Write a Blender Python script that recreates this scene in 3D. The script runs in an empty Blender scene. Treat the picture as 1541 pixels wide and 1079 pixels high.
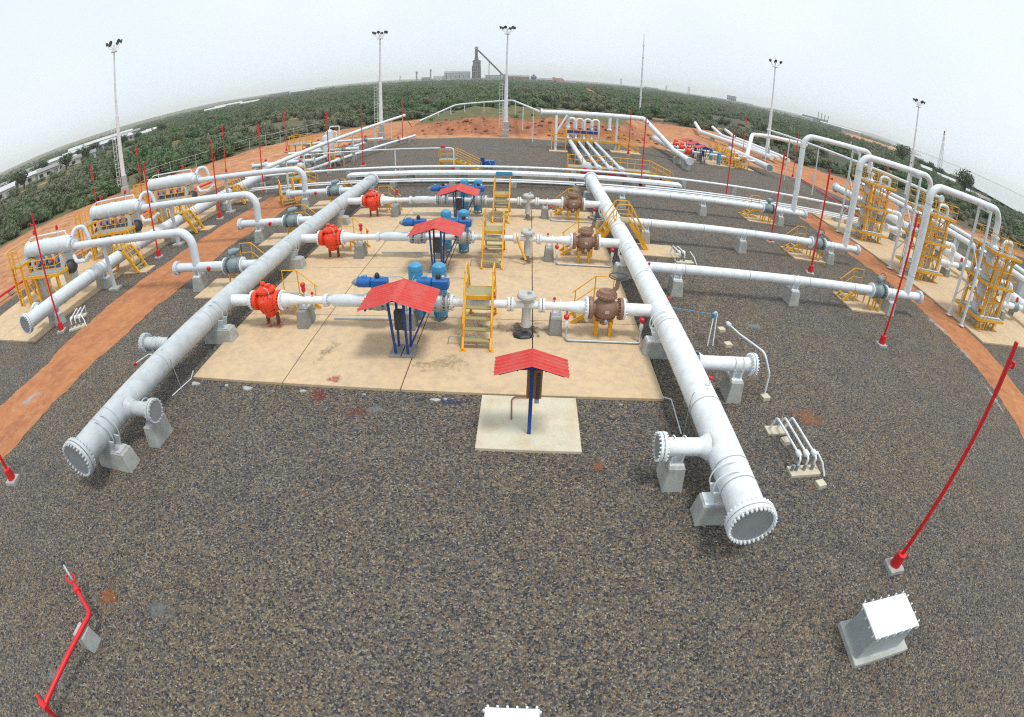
import bpy, bmesh, math, random
from math import sin, cos, pi, radians, hypot, atan2, sqrt
from mathutils import Vector, Matrix, noise

random.seed(7)
scene = bpy.context.scene
COL = scene.collection

# ------------------------------------------------------------------ camera
cam_data = bpy.data.cameras.new('camera')
cam_data.type = 'PANO'
cam_data.sensor_fit = 'HORIZONTAL'
cam_data.sensor_width = 36.0
cam_data.clip_start = 0.05
cam_data.clip_end = 30000.0
_pano = cam_data if hasattr(cam_data, 'panorama_type') else cam_data.cycles
_pano.panorama_type = 'FISHEYE_EQUISOLID'
_pano.fisheye_lens = 18.5077
_pano.fisheye_fov = radians(200)
cam = bpy.data.objects.new('camera', cam_data)
COL.objects.link(cam)
R3 = Matrix(((0.999181564467144, -0.037452697902875684, 0.015280597134484507),
             (0.032380314450833066, 0.5141740132100096, -0.8570744421434919),
             (0.024242864208992642, 0.8568677725059501, 0.5149659250626546)))
cam.matrix_world = Matrix.Translation((0, 0, 9.2)) @ R3.to_4x4()
scene.camera = cam

# ------------------------------------------------------------------ sky, sun, exposure
SUN_EL, SUN_AZ = radians(72), radians(130)      # azimuth clockwise from +Y
world = bpy.data.worlds.new('World')
scene.world = world
world.use_nodes = True
wn = world.node_tree
wn.nodes.clear()
sky = wn.nodes.new('ShaderNodeTexSky')
sky.sky_type = 'NISHITA'
sky.sun_disc = False
sky.sun_elevation = SUN_EL
sky.sun_rotation = SUN_AZ
sky.altitude = 0
sky.air_density = 1.0
sky.dust_density = 3.0
sky.ozone_density = 1.0
hsv = wn.nodes.new('ShaderNodeHueSaturation')
hsv.inputs['Saturation'].default_value = 0.4
hsv.inputs['Value'].default_value = 1.0
# overcast: a closed, even veil of cloud over the clear sky
veil = wn.nodes.new('ShaderNodeMix')
veil.data_type = 'RGBA'
veil.inputs[0].default_value = 0.9
cl = wn.nodes.new('ShaderNodeTexNoise')
cl.inputs['Scale'].default_value = 1.4
cl.inputs['Detail'].default_value = 5
tcw = wn.nodes.new('ShaderNodeTexCoord')
wn.links.new(tcw.outputs['Generated'], cl.inputs['Vector'])
clm = wn.nodes.new('ShaderNodeMix')
clm.data_type = 'RGBA'
clm.inputs[6].default_value = (5.0, 5.95, 6.5, 1)
clm.inputs[7].default_value = (7.3, 7.75, 8.15, 1)
wn.links.new(cl.outputs['Fac'], clm.inputs[0])
wn.links.new(clm.outputs[2], veil.inputs[7])
bg = wn.nodes.new('ShaderNodeBackground')
bg.inputs['Strength'].default_value = 0.10
wo = wn.nodes.new('ShaderNodeOutputWorld')
wn.links.new(sky.outputs[0], hsv.inputs['Color'])
wn.links.new(hsv.outputs[0], veil.inputs[6])
wn.links.new(veil.outputs[2], bg.inputs['Color'])
wn.links.new(bg.outputs[0], wo.inputs['Surface'])

sd = bpy.data.lights.new('sun', 'SUN')
sd.energy = 1.5
sd.angle = radians(12)
sd.color = (1.0, 0.96, 0.9)
sun = bpy.data.objects.new('sun', sd)
COL.objects.link(sun)
_d = Vector((sin(SUN_AZ) * cos(SUN_EL), cos(SUN_AZ) * cos(SUN_EL), sin(SUN_EL)))
sun.rotation_euler = _d.to_track_quat('Z', 'Y').to_euler()
sun.location = (0, 0, 60)

scene.render.engine = 'CYCLES'
scene.view_settings.view_transform = 'Standard'
scene.view_settings.look = 'None'
scene.view_settings.exposure = 0.58
scene.view_settings.gamma = 1.0
scene.cycles.use_denoising = False
scene.cycles.max_bounces = 6
scene.cycles.pixel_filter_type = 'BLACKMAN_HARRIS'
scene.cycles.filter_width = 1.15
scene.cycles.volume_bounces = 2

# ------------------------------------------------------------------ materials
def nd(nt, t, **kw):
    n = nt.nodes.new(t)
    for k, v in kw.items():
        setattr(n, k, v)
    return n

def base_mat(name):
    m = bpy.data.materials.new(name)
    m.use_nodes = True
    nt = m.node_tree
    return m, nt, nt.nodes['Principled BSDF']

def mixcol(nt, fac, a, b, blend='MIX'):
    n = nd(nt, 'ShaderNodeMix', data_type='RGBA', blend_type=blend)
    if hasattr(fac, 'links') or hasattr(fac, 'is_output'):
        nt.links.new(fac, n.inputs[0])
    else:
        n.inputs[0].default_value = fac
    for i, c in ((6, a), (7, b)):
        if hasattr(c, 'is_output'):
            nt.links.new(c, n.inputs[i])
        else:
            n.inputs[i].default_value = (*c[:3], 1)
    return n.outputs[2]

def noise_fac(nt, vec, scale, detail=4, lo=0.35, hi=0.65, rough=0.55):
    t = nd(nt, 'ShaderNodeTexNoise')
    t.inputs['Scale'].default_value = scale
    t.inputs['Detail'].default_value = detail
    t.inputs['Roughness'].default_value = rough
    nt.links.new(vec, t.inputs['Vector'])
    mr = nd(nt, 'ShaderNodeMapRange')
    mr.inputs['From Min'].default_value = lo
    mr.inputs['From Max'].default_value = hi
    nt.links.new(t.outputs['Fac'], mr.inputs['Value'])
    return mr.outputs[0]

def pos(nt):
    return nd(nt, 'ShaderNodeNewGeometry').outputs['Position']

def add_bump(nt, bsdf, h, strength, dist):
    b = nd(nt, 'ShaderNodeBump')
    b.inputs['Strength'].default_value = strength
    b.inputs['Distance'].default_value = dist
    nt.links.new(h, b.inputs['Height'])
    nt.links.new(b.outputs[0], bsdf.inputs['Normal'])

def paint(name, col, dirt=None, amt=0.35, rough=0.45, metal=0.0, scale=2.5, bump=0.0):
    """painted or bare surface with blotchy wear in a second colour"""
    m, nt, b = base_mat(name)
    p = pos(nt)
    if dirt is None:
        dirt = tuple(c * 0.62 for c in col)
    f1 = noise_fac(nt, p, scale, 6, 0.42, 0.72)
    f2 = noise_fac(nt, p, scale * 9, 3, 0.45, 0.75)
    mm = nd(nt, 'ShaderNodeMath', operation='MULTIPLY')
    mm.inputs[1].default_value = amt
    ad = nd(nt, 'ShaderNodeMath', operation='ADD')
    nt.links.new(f1, ad.inputs[0])
    h = nd(nt, 'ShaderNodeMath', operation='MULTIPLY')
    h.inputs[1].default_value = 0.5
    nt.links.new(f2, h.inputs[0])
    nt.links.new(h.outputs[0], ad.inputs[1])
    nt.links.new(ad.outputs[0], mm.inputs[0])
    mm.use_clamp = True
    nt.links.new(mixcol(nt, mm.outputs[0], col, dirt), b.inputs['Base Color'])
    b.inputs['Roughness'].default_value = rough
    b.inputs['Metallic'].default_value = metal
    if bump:
        add_bump(nt, b, f2, bump, 0.01)
    return m

M = {}
M['white'] = paint('white_pipe_paint', (0.76, 0.795, 0.82), (0.50, 0.50, 0.48), 0.5, 0.42)
M['silver'] = paint('silver_pipe_paint', (0.50, 0.54, 0.56), (0.34, 0.355, 0.35), 0.6, 0.45)
M['ltgrey'] = paint('light_grey_paint', (0.64, 0.69, 0.72), (0.47, 0.50, 0.52), 0.4, 0.45)
M['plate'] = paint('grey_steel_plate', (0.24, 0.26, 0.27), (0.17, 0.18, 0.18), 0.5, 0.55)
M['galv'] = paint('galvanised_steel', (0.42, 0.46, 0.48), (0.30, 0.32, 0.33), 0.5, 0.5, 0.3)
M['grate'] = paint('steel_grating', (0.30, 0.34, 0.34), (0.18, 0.20, 0.20), 0.6, 0.6)
M['tread'] = paint('yellow_grey_tread', (0.36, 0.31, 0.13), (0.26, 0.24, 0.14), 0.6, 0.6)
M['seam'] = paint('weld_seam_grey', (0.40, 0.42, 0.43), (0.28, 0.29, 0.29), 0.6, 0.5)
M['yellow'] = paint('safety_yellow_paint', (0.80, 0.40, 0.012), (0.62, 0.28, 0.015), 0.45, 0.5)
M['red'] = paint('signal_red_paint', (0.64, 0.012, 0.018), (0.46, 0.015, 0.016), 0.4, 0.45)
M['orange'] = paint('orange_red_valve_paint', (0.80, 0.055, 0.012), (0.55, 0.03, 0.01), 0.4, 0.45)
M['roof'] = paint('red_sheet_roof', (0.58, 0.045, 0.035), (0.50, 0.13, 0.11), 0.7, 0.6)
M['blue'] = paint('dark_blue_paint', (0.012, 0.055, 0.26), (0.01, 0.04, 0.16), 0.4, 0.45)
M['actblue'] = paint('actuator_blue_paint', (0.012, 0.12, 0.40), (0.01, 0.08, 0.26), 0.4, 0.42)
M['ltblue'] = paint('light_blue_paint', (0.06, 0.29, 0.50), (0.05, 0.22, 0.38), 0.4, 0.42)
M['brown'] = paint('brown_valve_paint', (0.27, 0.15, 0.10), (0.18, 0.095, 0.065), 0.5, 0.5)
M['grgreen'] = paint('grey_green_valve_paint', (0.21, 0.27, 0.28), (0.15, 0.19, 0.20), 0.5, 0.5)
M['metergrey'] = paint('meter_grey_paint', (0.47, 0.47, 0.45), (0.34, 0.34, 0.33), 0.4, 0.5)
M['black'] = paint('black_plastic', (0.02, 0.02, 0.022), (0.04, 0.04, 0.04), 0.4, 0.5)
M['dark'] = paint('dark_steel', (0.055, 0.06, 0.07), (0.09, 0.085, 0.08), 0.5, 0.6)
M['furnace'] = paint('sooty_furnace_steel', (0.014, 0.015, 0.017), (0.03, 0.026, 0.024), 0.5, 0.8, scale=0.1)
M['rust'] = paint('rusty_steel', (0.24, 0.09, 0.05), (0.13, 0.05, 0.03), 0.6, 0.8)
M['cabinet'] = paint('ochre_cabinet_paint', (0.42, 0.18, 0.03), (0.25, 0.11, 0.03), 0.5, 0.6)
M['block'] = paint('concrete_block', (0.43, 0.44, 0.41), (0.27, 0.27, 0.25), 0.8, 0.85, bump=0.25)
M['blockdk'] = paint('grey_concrete_block', (0.29, 0.29, 0.27), (0.19, 0.19, 0.175), 0.8, 0.85, bump=0.25)
M['wall'] = paint('house_wall', (0.58, 0.56, 0.52), (0.5, 0.47, 0.42), 0.6, 0.9, scale=0.2)
M['wallgrey'] = paint('grey_shed_wall', (0.36, 0.38, 0.39), (0.26, 0.27, 0.28), 0.6, 0.9, scale=0.1)
M['roofwhite'] = paint('pale_sheet_roof', (0.52, 0.54, 0.54), (0.45, 0.45, 0.44), 0.6, 0.7, scale=0.1)
M['roofgrey'] = paint('weathered_sheet_roof', (0.27, 0.28, 0.29), (0.20, 0.17, 0.15), 0.6, 0.8, scale=0.1)
M['glass'] = paint('window_glass', (0.03, 0.04, 0.05), (0.06, 0.07, 0.08), 0.3, 0.15)
M['bark'] = paint('tree_bark', (0.09, 0.07, 0.05), (0.05, 0.04, 0.03), 0.6, 0.9)
M['clod'] = paint('laterite_clods', (0.26, 0.10, 0.055), (0.13, 0.06, 0.04), 0.7, 0.95, scale=1.0)
M['wire'] = paint('fence_wire', (0.50, 0.52, 0.50), (0.36, 0.36, 0.34), 0.4, 0.6)

def slab_mat():
    m, nt, b = base_mat('tan_concrete_slab')
    p = pos(nt)
    f1 = noise_fac(nt, p, 0.45, 6, 0.38, 0.66)
    f2 = noise_fac(nt, p, 3.2, 6, 0.40, 0.70, 0.65)
    f3 = noise_fac(nt, p, 60, 2, 0.3, 0.7)
    c = mixcol(nt, f1, (0.60, 0.43, 0.245), (0.55, 0.41, 0.26))
    c = mixcol(nt, f2, c, (0.44, 0.33, 0.22))
    c2 = nd(nt, 'ShaderNodeMath', operation='MULTIPLY')
    c2.inputs[1].default_value = 0.22
    nt.links.new(f3, c2.inputs[0])
    c = mixcol(nt, c2.outputs[0], c, (0.70, 0.55, 0.38))
    # darker weather stains of their own shape
    f4 = noise_fac(nt, p, 0.7, 8, 0.54, 0.76, 0.72)
    c3 = nd(nt, 'ShaderNodeMath', operation='MULTIPLY')
    c3.inputs[1].default_value = 0.55
    nt.links.new(f4, c3.inputs[0])
    c = mixcol(nt, c3.outputs[0], c, (0.29, 0.22, 0.16))
    nt.links.new(c, b.inputs['Base Color'])
    b.inputs['Roughness'].default_value = 0.9
    add_bump(nt, b, f2, 0.25, 0.01)
    return m
M['slab'] = slab_mat()
M['padpale'] = paint('pale_concrete_pad', (0.57, 0.53, 0.41), (0.47, 0.37, 0.24), 0.7, 0.9, scale=1.6)

STONES = ((0.18, (0.062, 0.063, 0.076)), (0.36, (0.105, 0.108, 0.116)), (0.52, (0.175, 0.126, 0.078)),
          (0.68, (0.160, 0.160, 0.150)), (0.84, (0.240, 0.175, 0.110)), (0.95, (0.30, 0.265, 0.205)))

def gravel_mat():
    m, nt, b = base_mat('crushed_stone')
    p = pos(nt)
    def vor(scale, feat='F1'):
        v = nd(nt, 'ShaderNodeTexVoronoi', feature=feat)
        v.inputs['Scale'].default_value = scale
        nt.links.new(p, v.inputs['Vector'])
        return v
    v1 = vor(22.0)
    cr = nd(nt, 'ShaderNodeValToRGB')
    sep = nd(nt, 'ShaderNodeSeparateColor')
    nt.links.new(v1.outputs['Color'], sep.inputs[0])
    nt.links.new(sep.outputs[0], cr.inputs[0])
    e = cr.color_ramp.elements
    e[0].position = 0.0; e[0].color = (0.030, 0.031, 0.036, 1)
    e[1].position = 1.0; e[1].color = (0.36, 0.32, 0.26, 1)
    for q, c in STONES:
        x = e.new(q); x.color = (*c, 1)
    f1 = noise_fac(nt, p, 0.16, 5, 0.35, 0.68)
    f2 = noise_fac(nt, p, 0.9, 5, 0.42, 0.72)
    c = mixcol(nt, f1, cr.outputs[0], (1.18, 1.06, 0.89), 'MULTIPLY')
    g2 = nd(nt, 'ShaderNodeMath', operation='MULTIPLY')
    g2.inputs[1].default_value = 0.6
    nt.links.new(f2, g2.inputs[0])
    c = mixcol(nt, g2.outputs[0], c, (0.66, 0.68, 0.72), 'MULTIPLY')
    # joints between the stones
    mr = nd(nt, 'ShaderNodeMapRange')
    mr.inputs['From Min'].default_value = 0.018
    mr.inputs['From Max'].default_value = 0.05
    nt.links.new(v1.outputs['Distance'], mr.inputs['Value'])
    nt.links.new(c, b.inputs['Base Color'])
    b.inputs['Roughness'].default_value = 0.85
    inv = nd(nt, 'ShaderNodeMath', operation='SUBTRACT')
    inv.inputs[0].default_value = 1.0
    nt.links.new(v1.outputs['Distance'], inv.inputs[1])
    add_bump(nt, b, inv.outputs[0], 0.9, 0.09)
    return m
M['gravel'] = gravel_mat()

def stone_mat():
    m, nt, b = base_mat('loose_stones')
    oi = nd(nt, 'ShaderNodeObjectInfo')
    cr = nd(nt, 'ShaderNodeValToRGB')
    nt.links.new(oi.outputs['Random'], cr.inputs[0])
    e = cr.color_ramp.elements
    e[0].position = 0.0; e[0].color = (0.030, 0.031, 0.036, 1)
    e[1].position = 1.0; e[1].color = (0.36, 0.32, 0.26, 1)
    for q, c in STONES:
        x = e.new(q); x.color = (*c, 1)
    nt.links.new(cr.outputs[0], b.inputs['Base Color'])
    b.inputs['Roughness'].default_value = 0.85
    return m
M['stone'] = stone_mat()

def earth_mat(name, a, bcol, ccol, s=0.5):
    m, nt, b = base_mat(name)
    p = pos(nt)
    mp = nd(nt, 'ShaderNodeMapping')
    mp.inputs['Scale'].default_value = (1.2, 0.5, 1.0)
    nt.links.new(p, mp.inputs['Vector'])
    f1 = noise_fac(nt, mp.outputs[0], s, 7, 0.36, 0.66, 0.6)
    f2 = noise_fac(nt, p, s * 3.2, 8, 0.42, 0.70, 0.72)
    c = mixcol(nt, f1, a, bcol)
    h = nd(nt, 'ShaderNodeMath', operation='MULTIPLY')
    h.inputs[1].default_value = 0.7
    nt.links.new(f2, h.inputs[0])
    c = mixcol(nt, h.outputs[0], c, ccol)
    nt.links.new(c, b.inputs['Base Color'])
    b.inputs['Roughness'].default_value = 0.95
    add_bump(nt, b, f2, 0.5, 0.06)
    return m
M['earth'] = earth_mat('red_laterite_earth', (0.45, 0.175, 0.06), (0.30, 0.105, 0.045), (0.54, 0.26, 0.125), 0.6)
M['paleearth'] = earth_mat('trampled_pale_earth', (0.55, 0.30, 0.16), (0.45, 0.20, 0.09), (0.60, 0.42, 0.28))

def terrain_mat():
    m, nt, b = base_mat('scrubland_soil')
    p = pos(nt)
    at = nd(nt, 'ShaderNodeAttribute')
    at.attribute_name = 'cover'
    sep = nd(nt, 'ShaderNodeSeparateColor')
    nt.links.new(at.outputs['Color'], sep.inputs[0])
    f1 = noise_fac(nt, p, 0.05, 6, 0.38, 0.64)
    f2 = noise_fac(nt, p, 0.6, 7, 0.40, 0.68, 0.65)
    f3 = noise_fac(nt, p, 0.012, 4, 0.45, 0.62)
    # scrub soil: olive to dry grass, with bare red openings
    g = mixcol(nt, f1, (0.05, 0.062, 0.036), (0.085, 0.085, 0.052))
    g = mixcol(nt, f2, g, (0.045, 0.05, 0.028))
    hh = nd(nt, 'ShaderNodeMath', operation='MULTIPLY')
    hh.inputs[1].default_value = 0.35
    nt.links.new(f3, hh.inputs[0])
    g = mixcol(nt, hh.outputs[0], g, (0.20, 0.13, 0.07))
    # red earth with pale tracks
    r = mixcol(nt, f1, (0.47, 0.20, 0.08), (0.55, 0.30, 0.15))
    r = mixcol(nt, f2, r, (0.34, 0.12, 0.05))
    # dry grass
    y = mixcol(nt, f2, (0.17, 0.15, 0.06), (0.10, 0.11, 0.045))
    c = mixcol(nt, sep.outputs[1], g, y)
    # ragged edge of the earth
    ad = nd(nt, 'ShaderNodeMath', operation='ADD')
    nt.links.new(sep.outputs[0], ad.inputs[0])
    mu = nd(nt, 'ShaderNodeMath', operation='MULTIPLY_ADD')
    mu.inputs[1].default_value = 0.7
    mu.inputs[2].default_value = -0.35
    nt.links.new(f2, mu.inputs[0])
    nt.links.new(mu.outputs[0], ad.inputs[1])
    mr = nd(nt, 'ShaderNodeMapRange')
    mr.inputs['From Min'].default_value = 0.35
    mr.inputs['From Max'].default_value = 0.65
    nt.links.new(ad.outputs[0], mr.inputs['Value'])
    c = mixcol(nt, mr.outputs[0], c, r)
    f5 = noise_fac(nt, p, 1.3, 6, 0.38, 0.66, 0.7)
    dk = mixcol(nt, f5, (0.32, 0.11, 0.05), (0.44, 0.18, 0.085))
    dk = mixcol(nt, noise_fac(nt, p, 0.35, 5, 0.45, 0.7), dk, (0.19, 0.075, 0.04))
    c = mixcol(nt, sep.outputs[2], c, dk)
    nt.links.new(c, b.inputs['Base Color'])
    b.inputs['Roughness'].default_value = 0.95
    add_bump(nt, b, f2, 0.6, 0.25)
    return m
M['terrain'] = terrain_mat()

def leaf_mat(name, a, bcol, third, patch=0.018):
    """leaf colour that drifts over the land in patches and from bush to bush"""
    m, nt, b = base_mat(name)
    oi = nd(nt, 'ShaderNodeObjectInfo')
    at = nd(nt, 'ShaderNodeAttribute')
    at.attribute_name = 'leafvar'
    f = noise_fac(nt, oi.outputs['Location'], patch, 3, 0.40, 0.60)
    c = mixcol(nt, oi.outputs['Random'], a, bcol)
    g = nd(nt, 'ShaderNodeMath', operation='MULTIPLY')
    g.inputs[1].default_value = 0.75
    nt.links.new(f, g.inputs[0])
    c = mixcol(nt, g.outputs[0], c, third)
    c = mixcol(nt, at.outputs['Fac'], c, (0.13, 0.165, 0.065))
    nt.links.new(c, b.inputs['Base Color'])
    b.inputs['Roughness'].default_value = 0.7
    return m
M['leaf'] = leaf_mat('scrub_leaves', (0.036, 0.104, 0.034), (0.090, 0.150, 0.052), (0.150, 0.138, 0.098), 0.024)
M['leafdark'] = leaf_mat('tree_leaves', (0.022, 0.050, 0.018), (0.045, 0.070, 0.025), (0.04, 0.06, 0.02))

def water_mat():
    m, nt, b = base_mat('river_water')
    b.inputs['Base Color'].default_value = (0.22, 0.22, 0.19, 1)
    b.inputs['Roughness'].default_value = 0.12
    p = pos(nt)
    f = noise_fac(nt, p, 0.3, 4, 0.3, 0.7)
    add_bump(nt, b, f, 0.1, 0.1)
    return m
M['water'] = water_mat()

def stain_mat(name, col, amount=1.0):
    m, nt, b = base_mat(name)
    p = pos(nt)
    f = noise_fac(nt, p, 9, 5, 0.40, 0.6)
    tc = nd(nt, 'ShaderNodeTexCoord')
    nt.links.new(mixcol(nt, f, col, tuple(c * 0.6 for c in col)), b.inputs['Base Color'])
    b.inputs['Roughness'].default_value = 0.8
    # ragged outline: the mark thins towards its rim (object space)
    ln = nd(nt, 'ShaderNodeVectorMath', operation='LENGTH')
    nt.links.new(tc.outputs['Object'], ln.inputs[0])
    mr = nd(nt, 'ShaderNodeMapRange')
    mr.inputs['From Min'].default_value = 1.0
    mr.inputs['From Max'].default_value = 0.25
    wob = noise_fac(nt, p, 2.6, 4, 0.3, 0.7)
    wm = nd(nt, 'ShaderNodeMath', operation='MULTIPLY_ADD')
    wm.inputs[1].default_value = 0.85
    nt.links.new(wob, wm.inputs[0])
    nt.links.new(ln.outputs['Value'], wm.inputs[2])
    ws = nd(nt, 'ShaderNodeMath', operation='SUBTRACT')
    ws.inputs[1].default_value = 0.30
    nt.links.new(wm.outputs[0], ws.inputs[0])
    nt.links.new(ws.outputs[0], mr.inputs['Value'])
    # nothing beyond the rim of the patch
    rim = nd(nt, 'ShaderNodeMapRange')
    rim.inputs['From Min'].default_value = 1.0
    rim.inputs['From Max'].default_value = 0.8
    nt.links.new(ln.outputs['Value'], rim.inputs['Value'])
    f2 = noise_fac(nt, p, 9, 8, 0.25, 0.75, 0.75)
    mu = nd(nt, 'ShaderNodeMath', operation='MULTIPLY')
    nt.links.new(mr.outputs[0], mu.inputs[0])
    nt.links.new(f2, mu.inputs[1])
    m2 = nd(nt, 'ShaderNodeMapRange')
    m2.inputs['From Min'].default_value = 0.16
    m2.inputs['From Max'].default_value = 0.52
    nt.links.new(mu.outputs[0], m2.inputs['Value'])
    am = nd(nt, 'ShaderNodeMath', operation='MULTIPLY')
    am.inputs[1].default_value = amount
    rm = nd(nt, 'ShaderNodeMath', operation='MULTIPLY')
    nt.links.new(m2.outputs[0], rm.inputs[0])
    nt.links.new(rim.outputs[0], rm.inputs[1])
    nt.links.new(rm.outputs[0], am.inputs[0])
    nt.links.new(am.outputs[0], b.inputs['Alpha'])
    return m

# ------------------------------------------------------------------ mesh kit
def V3(p):
    return Vector(p)

class MB:
    def __init__(s):
        s.v = []; s.f = []
    def add(s, vs, fs):
        o = len(s.v)
        s.v += [tuple(v) for v in vs]
        s.f += [tuple(i + o for i in f) for f in fs]
        return s
    def box(s, c, size, rz=0.0, top=None):
        """box centred at c; top=(sx,sy) gives the top its own size"""
        sx, sy, sz = size
        tx, ty = top if top else (sx, sy)
        ca, sa = cos(rz), sin(rz)
        vs = []
        for z, ax, ay in ((-sz / 2, sx, sy), (sz / 2, tx, ty)):
            for a, b in ((-1, -1), (1, -1), (1, 1), (-1, 1)):
                x, y = a * ax / 2, b * ay / 2
                vs.append((c[0] + x * ca - y * sa, c[1] + x * sa + y * ca, c[2] + z))
        return s.add(vs, [(3, 2, 1, 0), (4, 5, 6, 7), (0, 1, 5, 4), (1, 2, 6, 5), (2, 3, 7, 6), (3, 0, 4, 7)])
    def bar(s, p0, p1, w, h=None):
        """rectangular bar between two points"""
        h = h or w
        p0, p1 = V3(p0), V3(p1)
        d = (p1 - p0).normalized()
        up = Vector((0, 0, 1)) if abs(d.z) < 0.95 else Vector((0, 1, 0))
        a = d.cross(up).normalized() * (w / 2)
        b = a.cross(d).normalized() * (h / 2)
        vs = [p + x * a + y * b for p in (p0, p1) for x, y in ((-1, -1), (1, -1), (1, 1), (-1, 1))]
        return s.add(vs, [(0, 1, 2, 3), (7, 6, 5, 4), (0, 4, 5, 1), (1, 5, 6, 2), (2, 6, 7, 3), (3, 7, 4, 0)])
    def lathe(s, prof, p, d, n=20, cap=True):
        """profile [(along, radius)] swept about the axis d from p"""
        p, d = V3(p), V3(d).normalized()
        up = Vector((0, 0, 1)) if abs(d.z) < 0.9 else Vector((1, 0, 0))
        a = d.cross(up).normalized()
        b = d.cross(a).normalized()
        vs, fs = [], []
        for h, r in prof:
            for k in range(n):
                t = 2 * pi * k / n
                vs.append(p + d * h + (a * cos(t) + b * sin(t)) * max(r, 1e-4))
        for i in range(len(prof) - 1):
            for k in range(n):
                k2 = (k + 1) % n
                fs.append((i * n + k, (i + 1) * n + k, (i + 1) * n + k2, i * n + k2))
        if cap:
            fs.append(tuple(range(n)))
            fs.append(tuple((len(prof) - 1) * n + k for k in reversed(range(n))))
        return s.add(vs, fs)
    def cyl(s, p0, p1, r0, r1=None, n=16):
        d = V3(p1) - V3(p0)
        return s.lathe([(0, r0), (d.length, r0 if r1 is None else r1)], p0, d, n)
    def tube(s, pts, r, n=12, bend=0.0):
        pts = [V3(p) for p in pts]
        if bend > 0:
            q = [pts[0]]
            for i in range(1, len(pts) - 1):
                a, b, c = pts[i - 1], pts[i], pts[i + 1]
                d0, d1 = (a - b).normalized(), (c - b).normalized()
                ang = d0.angle(d1)
                tl = min(bend / max(math.tan(ang / 2), 0.01), (a - b).length * 0.49, (c - b).length * 0.49)
                rr = tl * math.tan(ang / 2)
                bis = (d0 + d1).normalized()
                cen = b + bis * (rr / sin(ang / 2))
                s0, s1 = b + d0 * tl - cen, b + d1 * tl - cen
                tot = s0.angle(s1)
                ax = s0.cross(s1).normalized()
                m = max(3, int(tot / 0.2))
                for k in range(m + 1):
                    q.append(cen + Matrix.Rotation(tot * k / m, 3, ax) @ s0)
            q.append(pts[-1])
            pts = q
        t0 = (pts[1] - pts[0]).normalized()
        up = Vector((0, 0, 1)) if abs(t0.z) < 0.9 else Vector((1, 0, 0))
        a = t0.cross(up).normalized()
        vs, fs = [], []
        for i, p in enumerate(pts):
            if i == 0:
                t = t0
            elif i == len(pts) - 1:
                t = (pts[i] - pts[i - 1]).normalized()
            else:
                t = ((pts[i + 1] - pts[i]).normalized() + (pts[i] - pts[i - 1]).normalized()).normalized()
            a = (a - t * a.dot(t)).normalized()
            b = t.cross(a)
            k2 = 1.0
            if 0 < i < len(pts) - 1:
                cs = (pts[i + 1] - pts[i]).normalized().dot(t)
                k2 = 1.0 / max(cs, 0.5) if bend == 0 else 1.0
            for k in range(n):
                th = 2 * pi * k / n
                vs.append(p + (a * cos(th) + b * sin(th)) * r * (1 if k2 == 1 else 1.0))
        for i in range(len(pts) - 1):
            for k in range(n):
                k2 = (k + 1) % n
                fs.append((i * n + k, i * n + k2, (i + 1) * n + k2, (i + 1) * n + k))
        fs.append(tuple(reversed(range(n))))
        fs.append(tuple((len(pts) - 1) * n + k for k in range(n)))
        return s.add(vs, fs)
    def ring(s, c, axis, R, r, n=24, m=6):
        c, d = V3(c), V3(axis).normalized()
        up = Vector((0, 0, 1)) if abs(d.z) < 0.9 else Vector((1, 0, 0))
        a = d.cross(up).normalized(); b = d.cross(a)
        vs, fs = [], []
        for i in range(n):
            t = 2 * pi * i / n
            o = a * cos(t) + b * sin(t)
            for k in range(m):
                u = 2 * pi * k / m
                vs.append(c + o * (R + r * cos(u)) + d * (r * sin(u)))
        for i in range(n):
            for k in range(m):
                fs.append((i * m + k, i * m + (k + 1) % m, ((i + 1) % n) * m + (k + 1) % m, ((i + 1) % n) * m + k))
        return s.add(vs, fs)
    def prism(s, pts, z0, z1):
        n = len(pts)
        vs = [(x, y, z0) for x, y in pts] + [(x, y, z1) for x, y in pts]
        fs = [tuple(reversed(range(n))), tuple(range(n, 2 * n))]
        fs += [(i, (i + 1) % n, (i + 1) % n + n, i + n) for i in range(n)]
        return s.add(vs, fs)
    def mesh(s, name, mat, smooth=True, bevel=0.0):
        me = bpy.data.meshes.new(name)
        me.from_pydata(s.v, [], s.f)
        if bevel > 0:
            bm = bmesh.new(); bm.from_mesh(me)
            bmesh.ops.recalc_face_normals(bm, faces=bm.faces)
            es = [e for e in bm.edges if len(e.link_faces) == 2 and e.calc_face_angle(0) > 0.5]
            bmesh.ops.bevel(bm, geom=es, offset=bevel, segments=1, affect='EDGES', clamp_overlap=True)
            bm.to_mesh(me); bm.free()
        if smooth:
            me.polygons.foreach_set('use_smooth', [True] * len(me.polygons))
            me.set_sharp_from_angle(angle=radians(38))
        me.materials.append(M[mat] if isinstance(mat, str) else mat)
        return me
    def build(s, name, mat, parent=None, smooth=True, bevel=0.0, loc=None):
        o = bpy.data.objects.new(name, s.mesh(name, mat, smooth, bevel))
        COL.objects.link(o)
        if parent:
            o.parent = parent
        if loc:
            o.location = loc
        return o

def tag(o, label, cat, group=None):
    o['label'] = label
    o['category'] = cat
    if group:
        o['group'] = group
    return o

def thing(name, label, cat, loc=(0, 0, 0), rz=0.0, group=None):
    o = bpy.data.objects.new(name, None)
    o.empty_display_size = 0.2
    COL.objects.link(o)
    o.location = loc
    o.rotation_euler = (0, 0, rz)
    return tag(o, label, cat, group)

def struct(o):
    o['kind'] = 'structure'
    return o

def copy_tree(src, parent=None):
    c = src.copy()
    COL.objects.link(c)
    c.parent = parent
    for ch in list(src.children):
        copy_tree(ch, c)
    return c

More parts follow.
